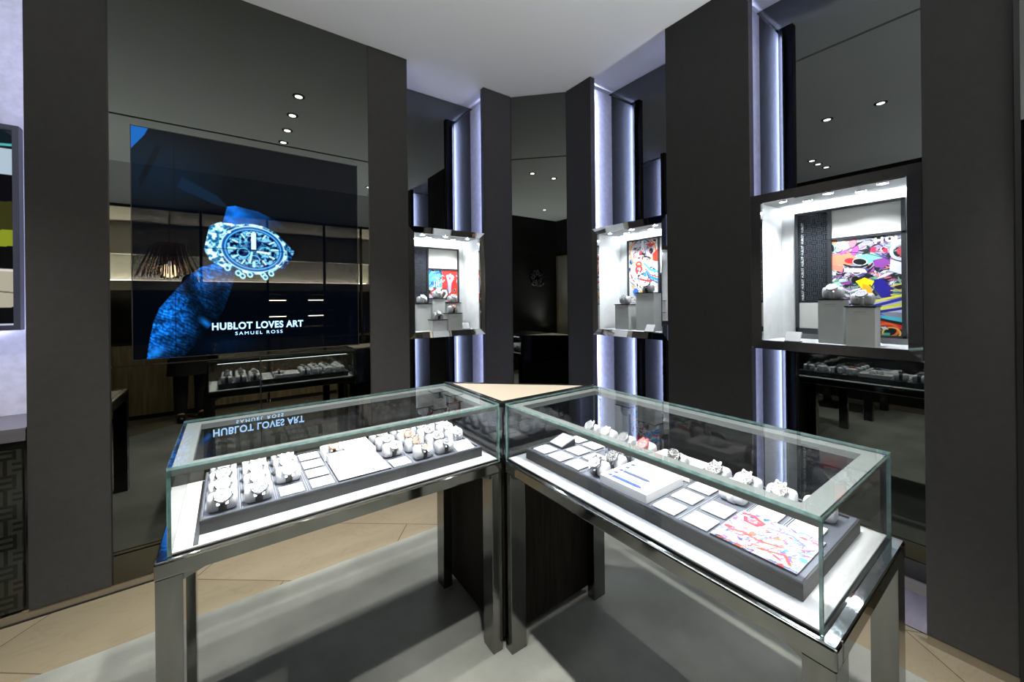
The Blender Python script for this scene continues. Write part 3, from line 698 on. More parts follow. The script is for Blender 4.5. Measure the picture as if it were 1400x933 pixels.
RC = [1.222-.0928*k for k in range(10)]; RRw = [1.038,1.133,1.227,1.322]

# ------------------------------------------------------------------ watch and cushion
CRY, CRZ, CZ = .023, .026, .027
def superell(n=28, ry=CRY, rz=CRZ, e=2.6):
    out = []
    for k in range(n):
        a = 2*PI*k/n; c, s_ = math.cos(a), math.sin(a)
        out.append((ry*math.copysign(abs(c)**(2/e), c), CZ+rz*math.copysign(abs(s_)**(2/e), s_)))
    return out
def make_cushion(label, group=None):
    mb = MB(); n = 28; W = .037; secs = [(-W,.55),(-W+.002,.80),(-W+.006,.94),(-W+.013,1),(W-.013,1),(W-.006,.94),(W-.002,.80),(W,.55)]
    v = []; f = []
    for x,k in secs: v += [(x, y*k, CZ+(z-CZ)*k) for y,z in superell(n)]
    for j in range(len(secs)-1):
        for k in range(n): a=j*n+k; b=j*n+(k+1)%n; f.append((a,b,b+n,a+n))
    f.append(tuple(range(n-1,-1,-1))); f.append(tuple(range((len(secs)-1)*n,len(secs)*n)))
    mb.add(v,f,0,True)
    o = mb.build('watch_cushion','cushion'); tag(o,label,'cushion',group); return o
def make_watch(case, bezel, dial, strap, R=.0215, subs=3, hex_=False, thick=.011):
    t = empty('wristwatch'); 
    TH_ = math.radians(46)
    py, pz = -CRY*1.02*math.sin(TH_)-.001, CZ+CRZ*1.06*math.cos(TH_)
    Mx = Matrix.Translation((0,py,pz)) @ Matrix.Rotation(TH_,4,'X')
    c = MB().lathe([(R*.86,-.002),(R,.001),(R,thick*.6),(R*.95,thick*.8)],32,0,Mx)
    for sx in (-1,1):
        for sy in (-1,1):   # lugs
            c.box(sx*R*.30,sx*R*.62,sy*R*.75,sy*R*1.22,-.001,thick*.45,0,Mx)
    c.build('case',case,t)
    b = MB(); n = 32
    prof = [(R*1.0,thick*.62),(R*1.0,thick*.82),(R*.90,thick),(R*.80,thick),(R*.76,thick*.86)]
    b.lathe(prof, 8 if hex_ else n, 0, Mx, caps=False)
    if not hex_:
        for k in range(6):
            a = PI/6+k*PI/3; b.lathe([(R*.045,thick*.98),(R*.045,thick*1.05)],8,0,Mx @ Matrix.Translation((R*.88*math.cos(a),R*.88*math.sin(a),0)))
    b.build('bezel',bezel,t)
    d = MB().lathe([(R*.79,thick*.80),(R*.79,thick*.84)],32,0,Mx,smooth=False)
    dk = 'dial_'+dial; mk = 'darkmarks' if dial in ('white','silver','champagne') else 'marks'
    for k in range(12):
        a = k*PI/6; d.box(-R*.035,R*.035,R*.56,R*.73,thick*.845,thick*.875,1,Mx @ Matrix.Rotation(a,4,'Z'))
    for k in range(subs):
        a = (PI/2)*(k+1)+ (0 if subs>2 else PI/4); 
        q = Mx @ Matrix.Translation((R*.38*math.cos(a),R*.38*math.sin(a),0))
        m = 20; v=[]; f=[]
        for rr_ in (R*.23,R*.19):
            for z in (thick*.86,): v += [(rr_*math.cos(2*PI*j/m), rr_*math.sin(2*PI*j/m), z) for j in range(m)]
        for j in range(m): f.append((j,(j+1)%m,m+(j+1)%m,m+j))
        d.add(v,f,1,False,q)
    d.build('dial',[dk,mk],t)
    h = MB().box(-R*.03,R*.03,-R*.05,R*.42,thick*.88,thick*.91,0,Mx @ Matrix.Rotation(math.radians(55),4,'Z')).box(-R*.022,R*.022,-R*.08,R*.62,thick*.91,thick*.93,0,Mx @ Matrix.Rotation(math.radians(-60),4,'Z'))
    h.build('hands',mk,t)
    MB().tube(Mx @ Vector((R*.98,0,thick*.4)), Mx @ Vector((R*1.16,0,thick*.4)), R*.13, 12).build('crown',case,t)
    # strap loop round the cushion, open where the case sits
    n = 40; v=[]; f=[]; hw=R*.44
    sec = superell(n)
    for k,(y,z) in enumerate(sec):
        for g_ in (1.01,1.10):
            for x in (-hw,hw): v.append((x, y*g_, CZ+(z-CZ)*g_))
    for k in range(n):
        q=(k+1)%n; a=4*k; b_=4*q
        f += [(a+1,b_+1,b_+0,a+0),(a+2,b_+2,b_+3,a+3),(a+0,b_+0,b_+2,a+2),(a+3,b_+3,b_+1,a+1)]
    MB().add(v,f,0,True).build('strap',strap,t)
    return t
VAR = {
 'sg': dict(spec=('steel','steel','grey','black_rubber',.0225), w='steel watch, grey dial, black strap'),
 'sw': dict(spec=('steel','steel','white','black_rubber',.0225), w='steel watch, white dial, black strap'),
 'ss': dict(spec=('steel','steel','silver','black_rubber',.0225), w='steel watch, silver dial, black strap'),
 'tg': dict(spec=('titan','titan','grey','black_rubber',.0225), w='dark metal watch, grey dial, black strap'),
 'cw': dict(spec=('ceramic','ceramic','white','black_rubber',.0220), w='white watch, white dial, black strap'),
 'gb': dict(spec=('ceramic','gold','brown','black_rubber',.0190), w='white and gold watch, brown dial'),
 'gg': dict(spec=('steel','ceramic','grey','black_rubber',.0185), w='small white rimmed watch, grey dial'),
 'sc': dict(spec=('steel','steel','champagne','black_rubber',.0160,0), w='small steel watch, pale dial'),
 'sm': dict(spec=('steel','steel','grey','black_rubber',.0165,0), w='small steel watch, grey dial'),
 'cb': dict(spec=('ceramic','ceramic','blue','white_rubber',.0190), w='white watch, blue dial, white strap'),
 'sk': dict(spec=('steel','steel','black','black_rubber',.0225), w='steel watch, black dial, black strap'),
 'bb': dict(spec=('black_gloss','steel','black','white_rubber',.0235,1), w='watch with plain black dial'),
 'rd': dict(spec=('red_case','red_case','silver','white_rubber',.0225), w='red speckled watch, silver dial'),
 'bl': dict(spec=('steel','steel','blue','blue_rubber',.0200), w='steel watch, blue dial, blue strap'),
 'gd': dict(spec=('gold','gold','champagne','black_rubber',.0185), w='rose gold watch, pale dial'),
 'br': dict(spec=('titan','titan','silver','titan',.0215), w='dark watch on a metal bracelet'),
 'wb': dict(spec=('ceramic','ceramic','silver','white_rubber',.0200,0), w='white watch, silver dial, white strap'),
}
PROTO = {}; CPROTO = [None]; NW = [0]
def place_watch(var, x, y, z, rz, where, tray_words, scale=1., lean=0.):
    d = VAR[var]
    if var not in PROTO: o = PROTO[var] = make_watch(*d['spec'])
    else: o = copy_tree(PROTO[var])
    o.location = (x,y,z); o.rotation_euler = (lean,0,rz); o.scale = (scale,)*3
    tag(o, '%s, %s' % (d['w'], where), 'watch', 'watches '+tray_words)
    lab = 'white cushion, '+where
    if CPROTO[0] is None: c = CPROTO[0] = make_cushion(lab)
    else: c = CPROTO[0].copy(); COL.objects.link(c)
    c.location = (x,y,z); c.rotation_euler = (lean,0,rz); c.scale = (scale,)*3
    tag(c, lab, 'cushion', 'watch cushions '+tray_words)
GL = 'in the left case'; GR = 'in the right case'
ordn = ['front','second','third','rear']
def Lw(var, c, r, colw, dx=0, dy=0, rz=0):
    place_watch(var, LC[c]+dx, LRw[r]-.006+dy, ZS+.0005, rz, '%s row, %s' % (ordn[r], colw), GL)
for r,v in enumerate(('ss','sw','tg','sg')): Lw(v,0,r,'leftmost column, left case')
for r,v in enumerate(('sg','sw','ss','sc')): Lw(v,1,r,'second column from left, left case')
for r,v in ((1,'cw'),(2,'sw'),(3,'ss')): Lw(v,2,r,'third column, left case')
for r,v in ((1,'gg'),(2,'gg'),(3,'gg')): Lw(v,6,r,'column right of art card, left case',rz=.0)
for r,v in enumerate(('sc','gb','gb','wb')): Lw(v,7,r,'third last column, left case')
for r,v in enumerate(('sm','gg','gg','wb')): Lw(v,8,r,'second last column, left case')
for r,v in ((1,'cb'),(2,'cb'),(3,'wb')): Lw(v,9,r,'last column, left case')
# cards
def card(x, y, rz, label, s=.034, tilt=(0,0)):
    o = MB().box(-s,s,-s,s,.0,.004).build('display_card','card',None,.0008)
    o.location=(x,y,ZS+.0032); o.rotation_euler=(tilt[0],tilt[1],rz); tag(o,label,'card','blank white cards'); return o
card(LC[2],LRw[0],0,'blank white card in front of the third watch column, left case')
for r in range(4): card(LC[3],LRw[r],0,'blank white card, %s of the column of four in the left case' % ordn[r])
card(LC[6],LRw[0],0,'blank white card right of the colourful art card, left case')
card(LC[9],LRw[0],0,'blank white card at the right front corner of the left tray',.038,(.25,0))

# speckled art cards
def confetti(w,h,nx,ny,seed,pal,n,smin,smax,bg):
    cv = Canvas(w,h,nx,ny,bg); rng = np.random.default_rng(seed); cv.graffiti(pal,n,rng,smin,smax,None,False); return cv
cv = confetti(.178,.178,200,200,5,[(.96,.62,.60),(.55,.68,.90),(.97,.80,.66),(.42,.45,.62),(.93,.93,.97),(.97,.97,1),(.85,.60,.80),(.62,.85,.92),(.98,.90,.92)],1100,.002,.008,(.93,.92,.96))
cv.C = cv.C**1.9*.8
o = paint_grid('art_card', cv, (LC[4]-.044, LRw[0]-.040, ZS+.010), (1,0,0), (0,1,0), 'art', None, .006)
tag(o,'pale speckled pink and blue square art card in the left case','art card')
cv = Canvas(.19,.184,230,220,(.88,.88,.95)); rng = np.random.default_rng(9)
pal=[(.93,.35,.45),(.96,.62,.45),(.45,.70,.85),(.95,.95,.98),(.62,.50,.85),(.98,.75,.75),(.30,.35,.60),(.60,.85,.88),(.97,.97,1)]
cv.graffiti(pal,900,rng,.003,.012,None,False)
for pts,t_,c in (([(.01,.165),(.03,.172),(.065,.150),(.055,.125),(.03,.13),(.02,.15)],.010,(.95,.25,.40)),([(.02,.06),(.05,.07),(.09,.062),(.13,.075)],.008,(.97,.50,.35)),([(.03,.10),(.08,.115),(.04,.12)],.006,(.97,.97,1)),([(.1,.03),(.15,.05),(.17,.02)],.007,(.96,.45,.35)),([(.08,.14),(.13,.15),(.16,.13)],.006,(.45,.6,.9))): cv.line(pts,t_,c)
# local u runs along -Y, v along +X
cv.C = cv.C**1.9*.82
o = paint_grid('art_card', cv, (RRw[0]-.046, RC[8]+.044, ZS+.012), (0,-1,0), (1,0,0), 'art', None, .008)
tag(o,'vivid pink orange and blue art card at the near end of the right case','art card')

def platform(x0,x1,y0,y1,hx0,hx1,hy0,hy1,h,label):
    z=ZS+.0035
    o = MB().box(x0,x1,y0,hy0,z,z+h).box(x0,x1,hy1,y1,z,z+h).box(x0,hx0,hy0,hy1,z,z+h).box(hx1,x1,hy0,hy1,z,z+h).build('display_riser','white')
    tag(o,label,'riser'); return o
platform(LC[4]-.042,LC[5]+.042,LRw[2]-.042,LRw[3]+.042,.290,.365,1.640,1.735,.026,'white riser with a cut out holding a gold watch in the left case')
place_watch('gd', .3275, 1.688, ZS+.0005, 0, 'set in the white riser cut out, left case', GL)
# ---- right tray
def Rw(var, j, r, where, dx=0, dy=0, rz=-PI/2, s=1.): place_watch(var, RRw[r]-.004+dx, RC[j]+dy, ZS+.0005, rz, where, GR, s)
rws = ['front row','second row','third row','rear row']
Rw('ss',0,3,'rear row, farthest from the camera, right case'); Rw('wb',1,3,'rear row, second from the far end, right case'); Rw('sg',2,3,'rear row, third from the far end, right case'); Rw('rd',3,3,'rear row before the window side riser, right case')
Rw('sg',3,0,'front row beside the striped riser, right case',dx=.006,dy=-.008); Rw('sk',3,1,'second row beside the striped riser, right case',dy=-.008); Rw('br',3,2,'third row beside the striped riser, right case',dy=-.008); Rw('bl',2,2,'third row among blank cards, right case',dy=-.012)
Rw('sk',6,3,'rear row beside the riser, right case'); Rw('sg',7,3,'rear row, third from the near end, right case'); Rw('sk',8,3,'rear row, second from the near end, right case'); Rw('wb',9,3,'rear row at the near end, right case')
Rw('wb',7,2,'third row behind two blank cards, right case',rz=PI/2)
for j,r,w in ((0,0,'far front corner of the right tray'),(1,0,'second along the front row, right case'),(2,0,'third along the front row, right case'),(0,2,'behind the tilted sign, right case'),(1,1,'second row, just past the tilted sign, right case'),(1,2,'third row, just past the tilted sign, right case'),(2,1,'second row, before the black dial watch, right case'),
              (6,0,'front row, just after the striped riser, right case'),(6,1,'second row, just after the striped riser, right case'),(6,2,'third row, just after the striped riser, right case'),(7,0,'front row touching the art card corner, right case'),(7,1,'second row before the upturned cushion, right case'),(8,2,'behind the art card, farther one, right case'),(9,2,'behind the art card, nearer one, right case')):
    card(RRw[r],RC[j],0,'blank white card, '+w)
# tilted glass sign on dark wedge
sg = empty('tilted_sign', (RRw[1],RC[0],ZS+.001), 0, 'tilted translucent square sign on a dark wedge at the far end of the right tray', 'sign')
lc(MB().add([(1.095,RC[0]-.036,ZS+.001),(1.172,RC[0]-.036,ZS+.001),(1.172,RC[0]-.036,ZS+.028),(1.095,RC[0]-.036,ZS+.006),(1.095,RC[0]+.036,ZS+.001),(1.172,RC[0]+.036,ZS+.001),(1.172,RC[0]+.036,ZS+.028),(1.095,RC[0]+.036,ZS+.006)],[(0,1,2,3),(7,6,5,4),(0,3,7,4),(1,5,6,2),(3,2,6,7),(0,4,5,1)]).build('wedge','charcoal',sg))
q = Matrix.Translation((1.1335,RC[0],ZS+.0195)) @ Matrix.Rotation(-math.atan2(.022,.077),4,'Y')
lc(MB().box(-.040,.040,-.037,.037,0,.004,0,q).build('plate','p_grey',sg)); lc(MB().box(-.012,.012,-.01,.01,.004,.0046,0,q).build('emblem','card',sg))
# striped riser
st = empty('strap_riser', (1.085,(RC[4]+RC[5])/2,ZS), 0, 'white riser printed with a row of coloured straps, front of the right case', 'riser')
x0,x1,y1_,y0_ = .996,1.192,RC[4]+.043,RC[5]-.043; zt=ZS+.031
lc(MB().box(x0,x1,y0_,y1_,ZS+.0035,zt).build('block','white',st,.001))
for k,(m,c) in enumerate((('p_blue',1.020),('p_grey',1.048),('p_slate',1.076),('p_pink',1.108),('p_mint',1.140))):
    a0,a1 = y0_+.035+.004*k, y1_-.035
    s_ = MB().prism([(c-.008,a0+.012),(c-.003,a0),(c+.003,a0),(c+.008,a0+.012),(c+.008,a1),(c-.008,a1)],zt+.0002,zt+.0014)
    so = lc(s_.build('printed_strap',m,st))
    b_ = MB().box(c-.007,c+.007,a1+.004,a1+.016,zt+.0002,zt+.0014).build('printed_buckle','p_slate',so); b_.matrix_parent_inverse = Matrix.Identity(4)
    if m in ('p_grey','p_pink'):
        e_ = MB().box(c-.0085,c-.0072,a0,a1,zt+.0014,zt+.0018).box(c+.0072,c+.0085,a0,a1,zt+.0014,zt+.0018).build('strap_outline','p_slate',so); e_.matrix_parent_inverse = Matrix.Identity(4)
pl = MB()
for k in range(5): pl.box(1.012+.03*k,1.032+.03*k,y1_-.016,y1_-.0145,zt+.0002,zt+.0008)
lc(pl.build('printed_line','p_slate',st))
platform(RRw[2]-.0,RRw[3]+.045,RC[5]-.044,RC[4]+.044,1.262,1.338,RC[5]+.002,RC[4]-.002,.026,'white riser with a cut out holding a black dial watch, right case')
place_watch('bb', 1.300, (RC[4]+RC[5])/2, ZS+.0005, -PI/2, 'set in the white riser cut out, right case', GR, 1.05)

# ------------------------------------------------------------------ display windows
def window_box(side, a0, a1, where):
    """box between a0..a1 along the wall, from z 1.15 to 1.972; returns helper mapping (along, depth, z)"""
    z0, z1, fw, D = 1.150, 1.970, .045, .285
    if side == 'L': T = lambda a,d,z: (a, YL+d, z)
    else: T = lambda a,d,z: (XR+d, a, z)
    c = T((a0+a1)/2, .1, z0)
    t = empty('display_window', c, 0, 'steel framed lit display window '+where, 'display window')
    def bx(mb,a,b,d0,d1,zz0,zz1,mi=0):
        p=T(a,d0,zz0); q=T(b,d1,zz1); return mb.box(p[0],q[0],p[1],q[1],zz0,zz1,mi)
    s = MB(); e=.0015
    bx(s,a0+e,a1-e,.02,D+.012,z0+e,z0+.02); bx(s,a0+e,a1-e,.02,D+.012,z1-.02,z1-e); bx(s,a0+e,a0+.02,.02,D+.012,z0+.02,z1-.02); bx(s,a1-.02,a1-e,.02,D+.012,z0+.02,z1-.02); bx(s,a0+.02,a1-.02,D+.002,D+.012,z0+.02,z1-.02)
    lc(s.build('shell','plaster',t))
    # bevelled frame: outer ring to inner ring
    v=[];f=[]
    O=[(a0,z0),(a1,z0),(a1,z1),(a0,z1)]; I=[(a0+fw,z0+fw),(a1-fw,z0+fw),(a1-fw,z1-fw),(a0+fw,z1-fw)]
    for ring,d in ((O,.022),(O,.003),(I,.010),(I,.030)):
        v += [T(a,d,z) for a,z in ring]
    for j in range(3):
        for k in range(4):
            q=(k+1)%4; fc=(4*j+k,4*j+q,4*j+4+q,4*j+4+k); f.append(fc if side=='L' else fc[::-1])
    m = MB().add(v,f); lc(m.build('frame','bright_chrome',t))
    w = MB(); b0,b1,y0,y1 = a0+fw,a1-fw,z0+fw,z1-fw
    bx(w,a0+.021,b0,.030,D,z0+.021,z1-.021); bx(w,b1,a1-.021,.030,D,z0+.021,z1-.021); bx(w,b0,b1,.030,D,z0+.021,y0-.002); bx(w,b0,b1,.030,D,y1+.002,z1-.021); bx(w,b0,b1,D-.004,D,y0-.002,y1+.002)
    lc(w.build('lining','nichewall',t))
    g = MB(); bx(g,b0+.001,b1-.001,.012,.016,y0+.001,y1-.001); lc(g.build('glass_pane','nglass',t))
    l = MB(); bx(l,b0+.02,b1-.02,D-.024,D-.010,y1-.0055,y1-.001); lc(l.build('led_strip','led_niche',t))
    wdt = b1-b0
    for u in (.3,.7):
        q = T(b0+u*wdt, .075, y1-.012)
        l = bpy.data.lights.new('window_downlight', 'SPOT'); l.energy = 15; l.spot_size = math.radians(130); l.spot_blend = .7; l.shadow_soft_size = .012; l.color = (.93,.97,1.)
        o = bpy.data.objects.new('window_downlight', l); COL.objects.link(o); o.location = q
    for u,d in ((.15,.06),(.5,.06),(.85,.06),(.32,.15),(.70,.15)):
        q=T(b0+u*wdt,d,y1)
        o = MB().lathe([(.012,-.004),(.020,-.0035),(.021,.002)],20,0,Matrix.Translation(q)).build('spotlight','bright_chrome',t); lc(o)
        o2 = MB().lathe([(.0115,-.0052),(.0115,-.0045)],16,0,Matrix.Translation(q)).build('lens','spot_niche',o); 
    return T,(b0,b1,y0,y1,D),bx
def pedestal(T,bx,a0,a1,d0,d1,z0,z1,label,text=False,side='R',plate=True):
    c=T((a0+a1)/2,(d0+d1)/2,z0)
    t=empty('pedestal',c,0,label,'pedestal')
    lc(bx(MB(),a0,a1,d0,d1,z0+.0005,z1-.006).build('block','pedestal',t,.0015))
    lc(bx(MB(),a0-.004,a1+.004,d0-.004,d1+.004,z1-.006,z1).build('top_slab','pedestal_top',t))
    if side=='R': m=faceM((T(0,d0-.0008,0)[0],(a0+a1)/2,z1-.030),(0,-1,0))
    else: m=faceM(((a0+a1)/2,T(0,d0-.0008,0)[1],z1-.030),(1,0,0))
    s_=min(1,(a1-a0)/.11)
    lc(text_obj('lettering','HUBLOT',.009*s_,'text_dark',m,t,.0002,0,1.2,'CENTER',1.2))
    ln=MB(); am=(a0+a1)/2; bx(ln,am-.030*s_,am+.030*s_,d0-.0006,d0+.001,z1-.037,z1-.0362); lc(ln.build('engraved_line','text_dark',t))
    p=T((a0+a1)/2,(d0+d1)/2,z1)
    return p
def sign(T,bx,a,d,z,rz,label,w=.034):
    t=empty('price_card',T(a,d,z),rz,label,'card')
    MB().box(-w,w,-.004,.03,.0003,.004).build('base','charcoal',t)
    MB().box(-w,w,0,.003,0,.055,0,Matrix.Translation((0,.0,.004)) @ Matrix.Rotation(math.radians(-32),4,'X')).build('plate','card',t)

# window 3 (largest in view)
T,(b0,b1,y0,y1,D),bx = window_box('R', .323, .970, 'at the right wall, the largest and nearest one')
ar = empty('framed_artwork', T(.63,D-.02,1.223), 0, 'dark framed artwork with colourful graffiti panel and maze strip, nearest window', 'artwork')
u0,u1,v0,v1 = .413,.853,1.222,1.884   # along, z
f_=MB(); d0,d1=D-.030,D-.0045
for q in ((u0,u0+.014,v0,v1),(u1-.016,u1,v0,v1),(u0,u1,v1-.012,v1),(u0,.70,v0,v0+.012),(.700,u1,v0,v0+.030),(.690,.706,v0,v1),(u0,.70,1.716,1.728)): bx(f_,q[0],q[1],d0,d1,q[2],q[3])
lc(f_.build('frame','frame_dark',ar))
m_=MB(); bx(m_,.706,.838,D-.020,D-.006,1.392,1.873); lc(m_.build('maze_strip','maze_dark',ar))
m_=MB(); bx(m_,.706,.838,D-.020,D-.006,1.252,1.390); lc(m_.build('lower_panel','cream_panel',ar))
m_=MB(); bx(m_,.427,.690,D-.020,D-.006,1.728,1.872); lc(m_.build('upper_panel','cream_panel',ar))
tx=text_obj('vertical_lettering','  '.join(['HUBLOT']*7),.0150,'text_white',Matrix(((0,0,-1,T(0,D-.0208,0)[0]),(0,1,0,.815),(1,0,0,1.405),(0,0,0,1))),ar,.0002,0,.92,'LEFT',1.0); lc(tx)
W_,H_=.263,.482
cv=Canvas(W_,H_,230,420,(.55,.55,.62)); rng=np.random.default_rng(21)
cv.graffiti([(.85,.45,.50),(.55,.75,.72),(.80,.82,.88),(.35,.30,.55),(.90,.55,.40),(.60,.30,.60),(.10,.10,.13),(.92,.92,.92)],190,rng,.010,.032,(0,W_,.24,H_))
cv.graffiti([(.10,.10,.13),(.9,.9,.92),(.45,.65,.55),(.55,.30,.55),(.20,.22,.50),(.10,.10,.13)],130,rng,.008,.022,(0,W_,.17,.30))
cv.poly([(0,.36),(.06,.345),(.11,.375),(.07,.41),(0,.40)],(.95,.52,.40)); cv.poly([(.0,.33),(.04,.315),(.05,.345),(0,.36)],(.93,.50,.42))
cv.poly([(.10,.395),(.16,.40),(.20,.375),(.14,.345),(.11,.36)],(.45,.78,.66)); cv.line([(.07,.415),(.14,.40),(.20,.375),(.263,.35)],.003,(.05,.05,.06))
cv.poly([(.16,.365),(.20,.375),(.225,.35),(.20,.325),(.17,.33)],(.52,.25,.58)); cv.poly([(.225,.365),(.263,.345),(.263,.29),(.22,.31)],(.80,.82,.86))
cv.ell(.075,.37,.024,.014,(.75,.15,.20),-10); cv.ell(.112,.362,.026,.015,(.05,.07,.07),-10); cv.ell(.112,.362,.030,.019,(.85,.85,.85),-10,ring=.16)
cv.line([(.05,.352),(.08,.338),(.12,.335),(.14,.345)],.008,(.05,.05,.07)); cv.poly([(.05,.335),(.13,.325),(.14,.305),(.05,.315)],(.92,.92,.94))
for k,t_ in enumerate(('H','X','O','L')):
    pass
cv.line([(.172,.448),(.172,.472)],.009,(.90,.88,.72)); cv.line([(.172,.460),(.195,.462)],.008,(.90,.88,.72)); cv.line([(.195,.449),(.195,.474)],.009,(.90,.88,.72))
cv.ell(.222,.463,.016,.015,(.90,.90,.86)); cv.ell(.222,.463,.006,.008,(.08,.08,.1)); cv.line([(.244,.474),(.244,.450),(.258,.450)],.010,(.90,.90,.86))
cv.ell(.262,.40,.042,.045,(.70,.74,.78),0,ring=.35); cv.ell(.262,.40,.016,.02,(.65,.25,.30))
cv.poly([(.155,.43),(.175,.43),(.17,.40),(.15,.41)],(.62,.15,.30)); cv.poly([(.195,.415),(.215,.42),(.215,.40),(.20,.40)],(.75,.15,.25))
cv.poly([(.095,.265),(.13,.282),(.165,.262),(.15,.225),(.17,.185),(.14,.19),(.12,.225)],(.96,.84,.10)); cv.poly([(.12,.25),(.15,.24),(.165,.185),(.13,.195)],(.95,.68,.15))
cv.poly([(.165,.27),(.195,.275),(.235,.22),(.225,.185),(.19,.18),(.165,.225)],(.14,.12,.52)); cv.line([(.148,.245),(.19,.185)],.004,(.08,.30,.20))
for k in range(5): cv.line([(.225,.235-.01*k),(.262,.245-.014*k)],.004,((.96,.84,.10),(.05,.05,.08))[k%2])
for k in range(4): cv.line([(.03,.235-.012*k),(.07,.215-.012*k)],.005,((.92,.9,.92),(.30,.08,.18))[k%2])
cv.poly([(0,.26),(.05,.275),(.08,.262),(.04,.245),(0,.245)],(.65,.85,.78)); cv.poly([(.03,.262),(.08,.27),(.07,.25),(.04,.25)],(.55,.25,.55)); cv.poly([(0,.225),(.05,.22),(.05,.19),(0,.19)],(.70,.25,.50))
cv.poly([(0,.17),(.263,.17),(.263,.11),(0,.12)],(.75,.77,.85))
for p0,p1,t_,c in (((.12,.125),(.263,.175),.014,(.16,.18,.55)),((.13,.112),(.263,.15),.011,(.90,.88,.15)),((.15,.105),(.263,.13),.012,(.13,.14,.48)),((.10,.145),(.263,.192),.009,(.88,.86,.2)),((.16,.115),(.20,.09),.012,(.30,.35,.75))): cv.line([p0,p1],t_,c)
cv.graffiti([(.75,.75,.85),(.5,.55,.75),(.9,.9,.95),(.2,.2,.4)],18,rng,.008,.02,(.0,.14,.11,.17))
cv.poly([(.10,.11),(.263,.085),(.263,.065),(.12,.092)],(.30,.72,.80)); cv.line([(.12,.098),(.263,.062)],.003,(.02,.15,.2)); cv.poly([(0,.115),(.13,.095),(.263,.065),(.263,0),(0,0)],(.08,.09,.10))
cv.poly([(.10,.088),(.20,.066),(.263,.05),(.263,.03),(.19,.048),(.10,.066)],(.78,.16,.12)); cv.ell(.21,.025,.045,.036,(.85,.40,.18),0,ring=.28); cv.ell(.225,.012,.035,.03,(.92,.72,.35),0,ring=.25); cv.poly([(.185,.040),(.205,.042),(.215,.028),(.195,.028)],(.80,.85,.82))
cv.line([(.1,.05),(.17,.045)],.002,(.6,.65,.65)); cv.line([(.1,.024),(.19,.024)],.006,(.55,.58,.58)); cv.poly([(.10,.0),(.10,.018),(.17,.018),(.19,.0)],(.80,.10,.14)); cv.poly([(.19,0),(.2,.012),(.22,.012),(.22,0)],(.25,.68,.60))
cv.poly([(.0,.10),(.05,.09),(.06,.05),(0,.05)],(.75,.2,.2)); cv.poly([(0,.05),(.08,.05),(.08,.0),(0,0)],(.3,.5,.7))
pg=paint_grid('painting',cv,(T(0,D-.021,0)[0],.690,1.234),(0,-1,0),(0,0,1),'art',ar,.004); lc(pg)
zf = y0-.0015
p = pedestal(T,bx,.600,.700,.085,.175,zf,1.412,'taller pale stone pedestal behind, nearest window')
place_watch('wb',*p,-PI/2,'on the taller pedestal, nearest window','on the window pedestals',1.12)
p = pedestal(T,bx,.478,.582,.045,.135,zf,1.378,'shorter pale stone pedestal in front, nearest window')
place_watch('wb',*p,-PI/2,'on the shorter pedestal, nearest window','on the window pedestals',1.12)
sign(T,bx,.795,.035,zf,-PI/2,'small blank price card at the left of the nearest window')

# window 2
T,(b0,b1,y0,y1,D),bx = window_box('R', 1.474, 2.118, 'on the narrow right wall alcove beside the corner')
ar = empty('framed_artwork', T(1.8,D-.02,1.22), 0, 'dark framed artwork with clock face graffiti, window right of the corner', 'artwork')
u0,u1,v0,v1=1.53,1.988,1.222,1.882
f_=MB(); d0,d1=D-.030,D-.0045
for q in ((u0,u0+.012,v0,v1),(u1-.014,u1,v0,v1),(u0,u1,v1-.012,v1),(u0,u1,v0,v0+.014),(1.700,1.714,v0,v1),(u0,1.70,1.60,1.612)): bx(f_,q[0],q[1],d0,d1,q[2],q[3])
lc(f_.build('frame','frame_dark',ar))
m_=MB(); bx(m_,1.542,1.700,D-.020,D-.006,1.612,1.870); lc(m_.build('upper_panel','cream_panel',ar))
m_=MB(); bx(m_,1.542,1.700,D-.020,D-.006,1.236,1.600); lc(m_.build('maze_strip','maze_dark',ar))
W_,H_=.260,.634
cv=Canvas(W_,H_,200,480,(.9,.9,.9)); rng=np.random.default_rng(33)
cv.graffiti([(.85,.18,.15),(.20,.55,.80),(.05,.05,.07),(.92,.92,.92),(.95,.80,.45),(.30,.35,.6),(.9,.9,.92)],240,rng,.008,.026)
cv.graffiti([(.05,.05,.06),(.92,.92,.90),(.12,.12,.14),(.95,.95,.93)],120,rng,.006,.016,(0,W_,0,.20))
cv.ell(.125,.555,.112,.100,(.78,.76,.80)); cv.graffiti([(.9,.9,.92),(.05,.05,.07),(.80,.18,.15),(.35,.25,.45),(.3,.6,.75),(.12,.12,.15),(.95,.93,.9)],70,rng,.008,.022,(.03,.22,.47,.64))
cv.ell(.125,.555,.118,.106,(.95,.82,.50),0,ring=.13); cv.ell(.125,.545,.118,.106,(.85,.25,.20),0,ring=.06)
cv.poly([(.114,.57),(.136,.57),(.136,.632),(.114,.632)],(.95,.95,.95)); cv.ell(.125,.566,.014,.014,(.95,.95,.95)); cv.ell(.125,.566,.006,.006,(.9,.4,.4))
cv.poly([(.21,.52),(.26,.56),(.26,.46),(.215,.47)],(.88,.20,.13)); cv.poly([(.15,.60),(.24,.60),(.2,.57)],(.88,.25,.2))
for cy,r in ((.452,.026),(.415,.032)): cv.ell(.09,cy,r*1.1,r,(.88,.18,.16),0,ring=.55)
for k,(c,t_) in enumerate((((.25,.65,.88),.016),((.90,.92,.95),.010),((.85,.15,.15),.008),((.20,.55,.85),.02),((.1,.25,.5),.008))): cv.line([(.14+.006*k,.455-.02*k),(.19,.405-.018*k),(.26,.385-.02*k)],t_,c)
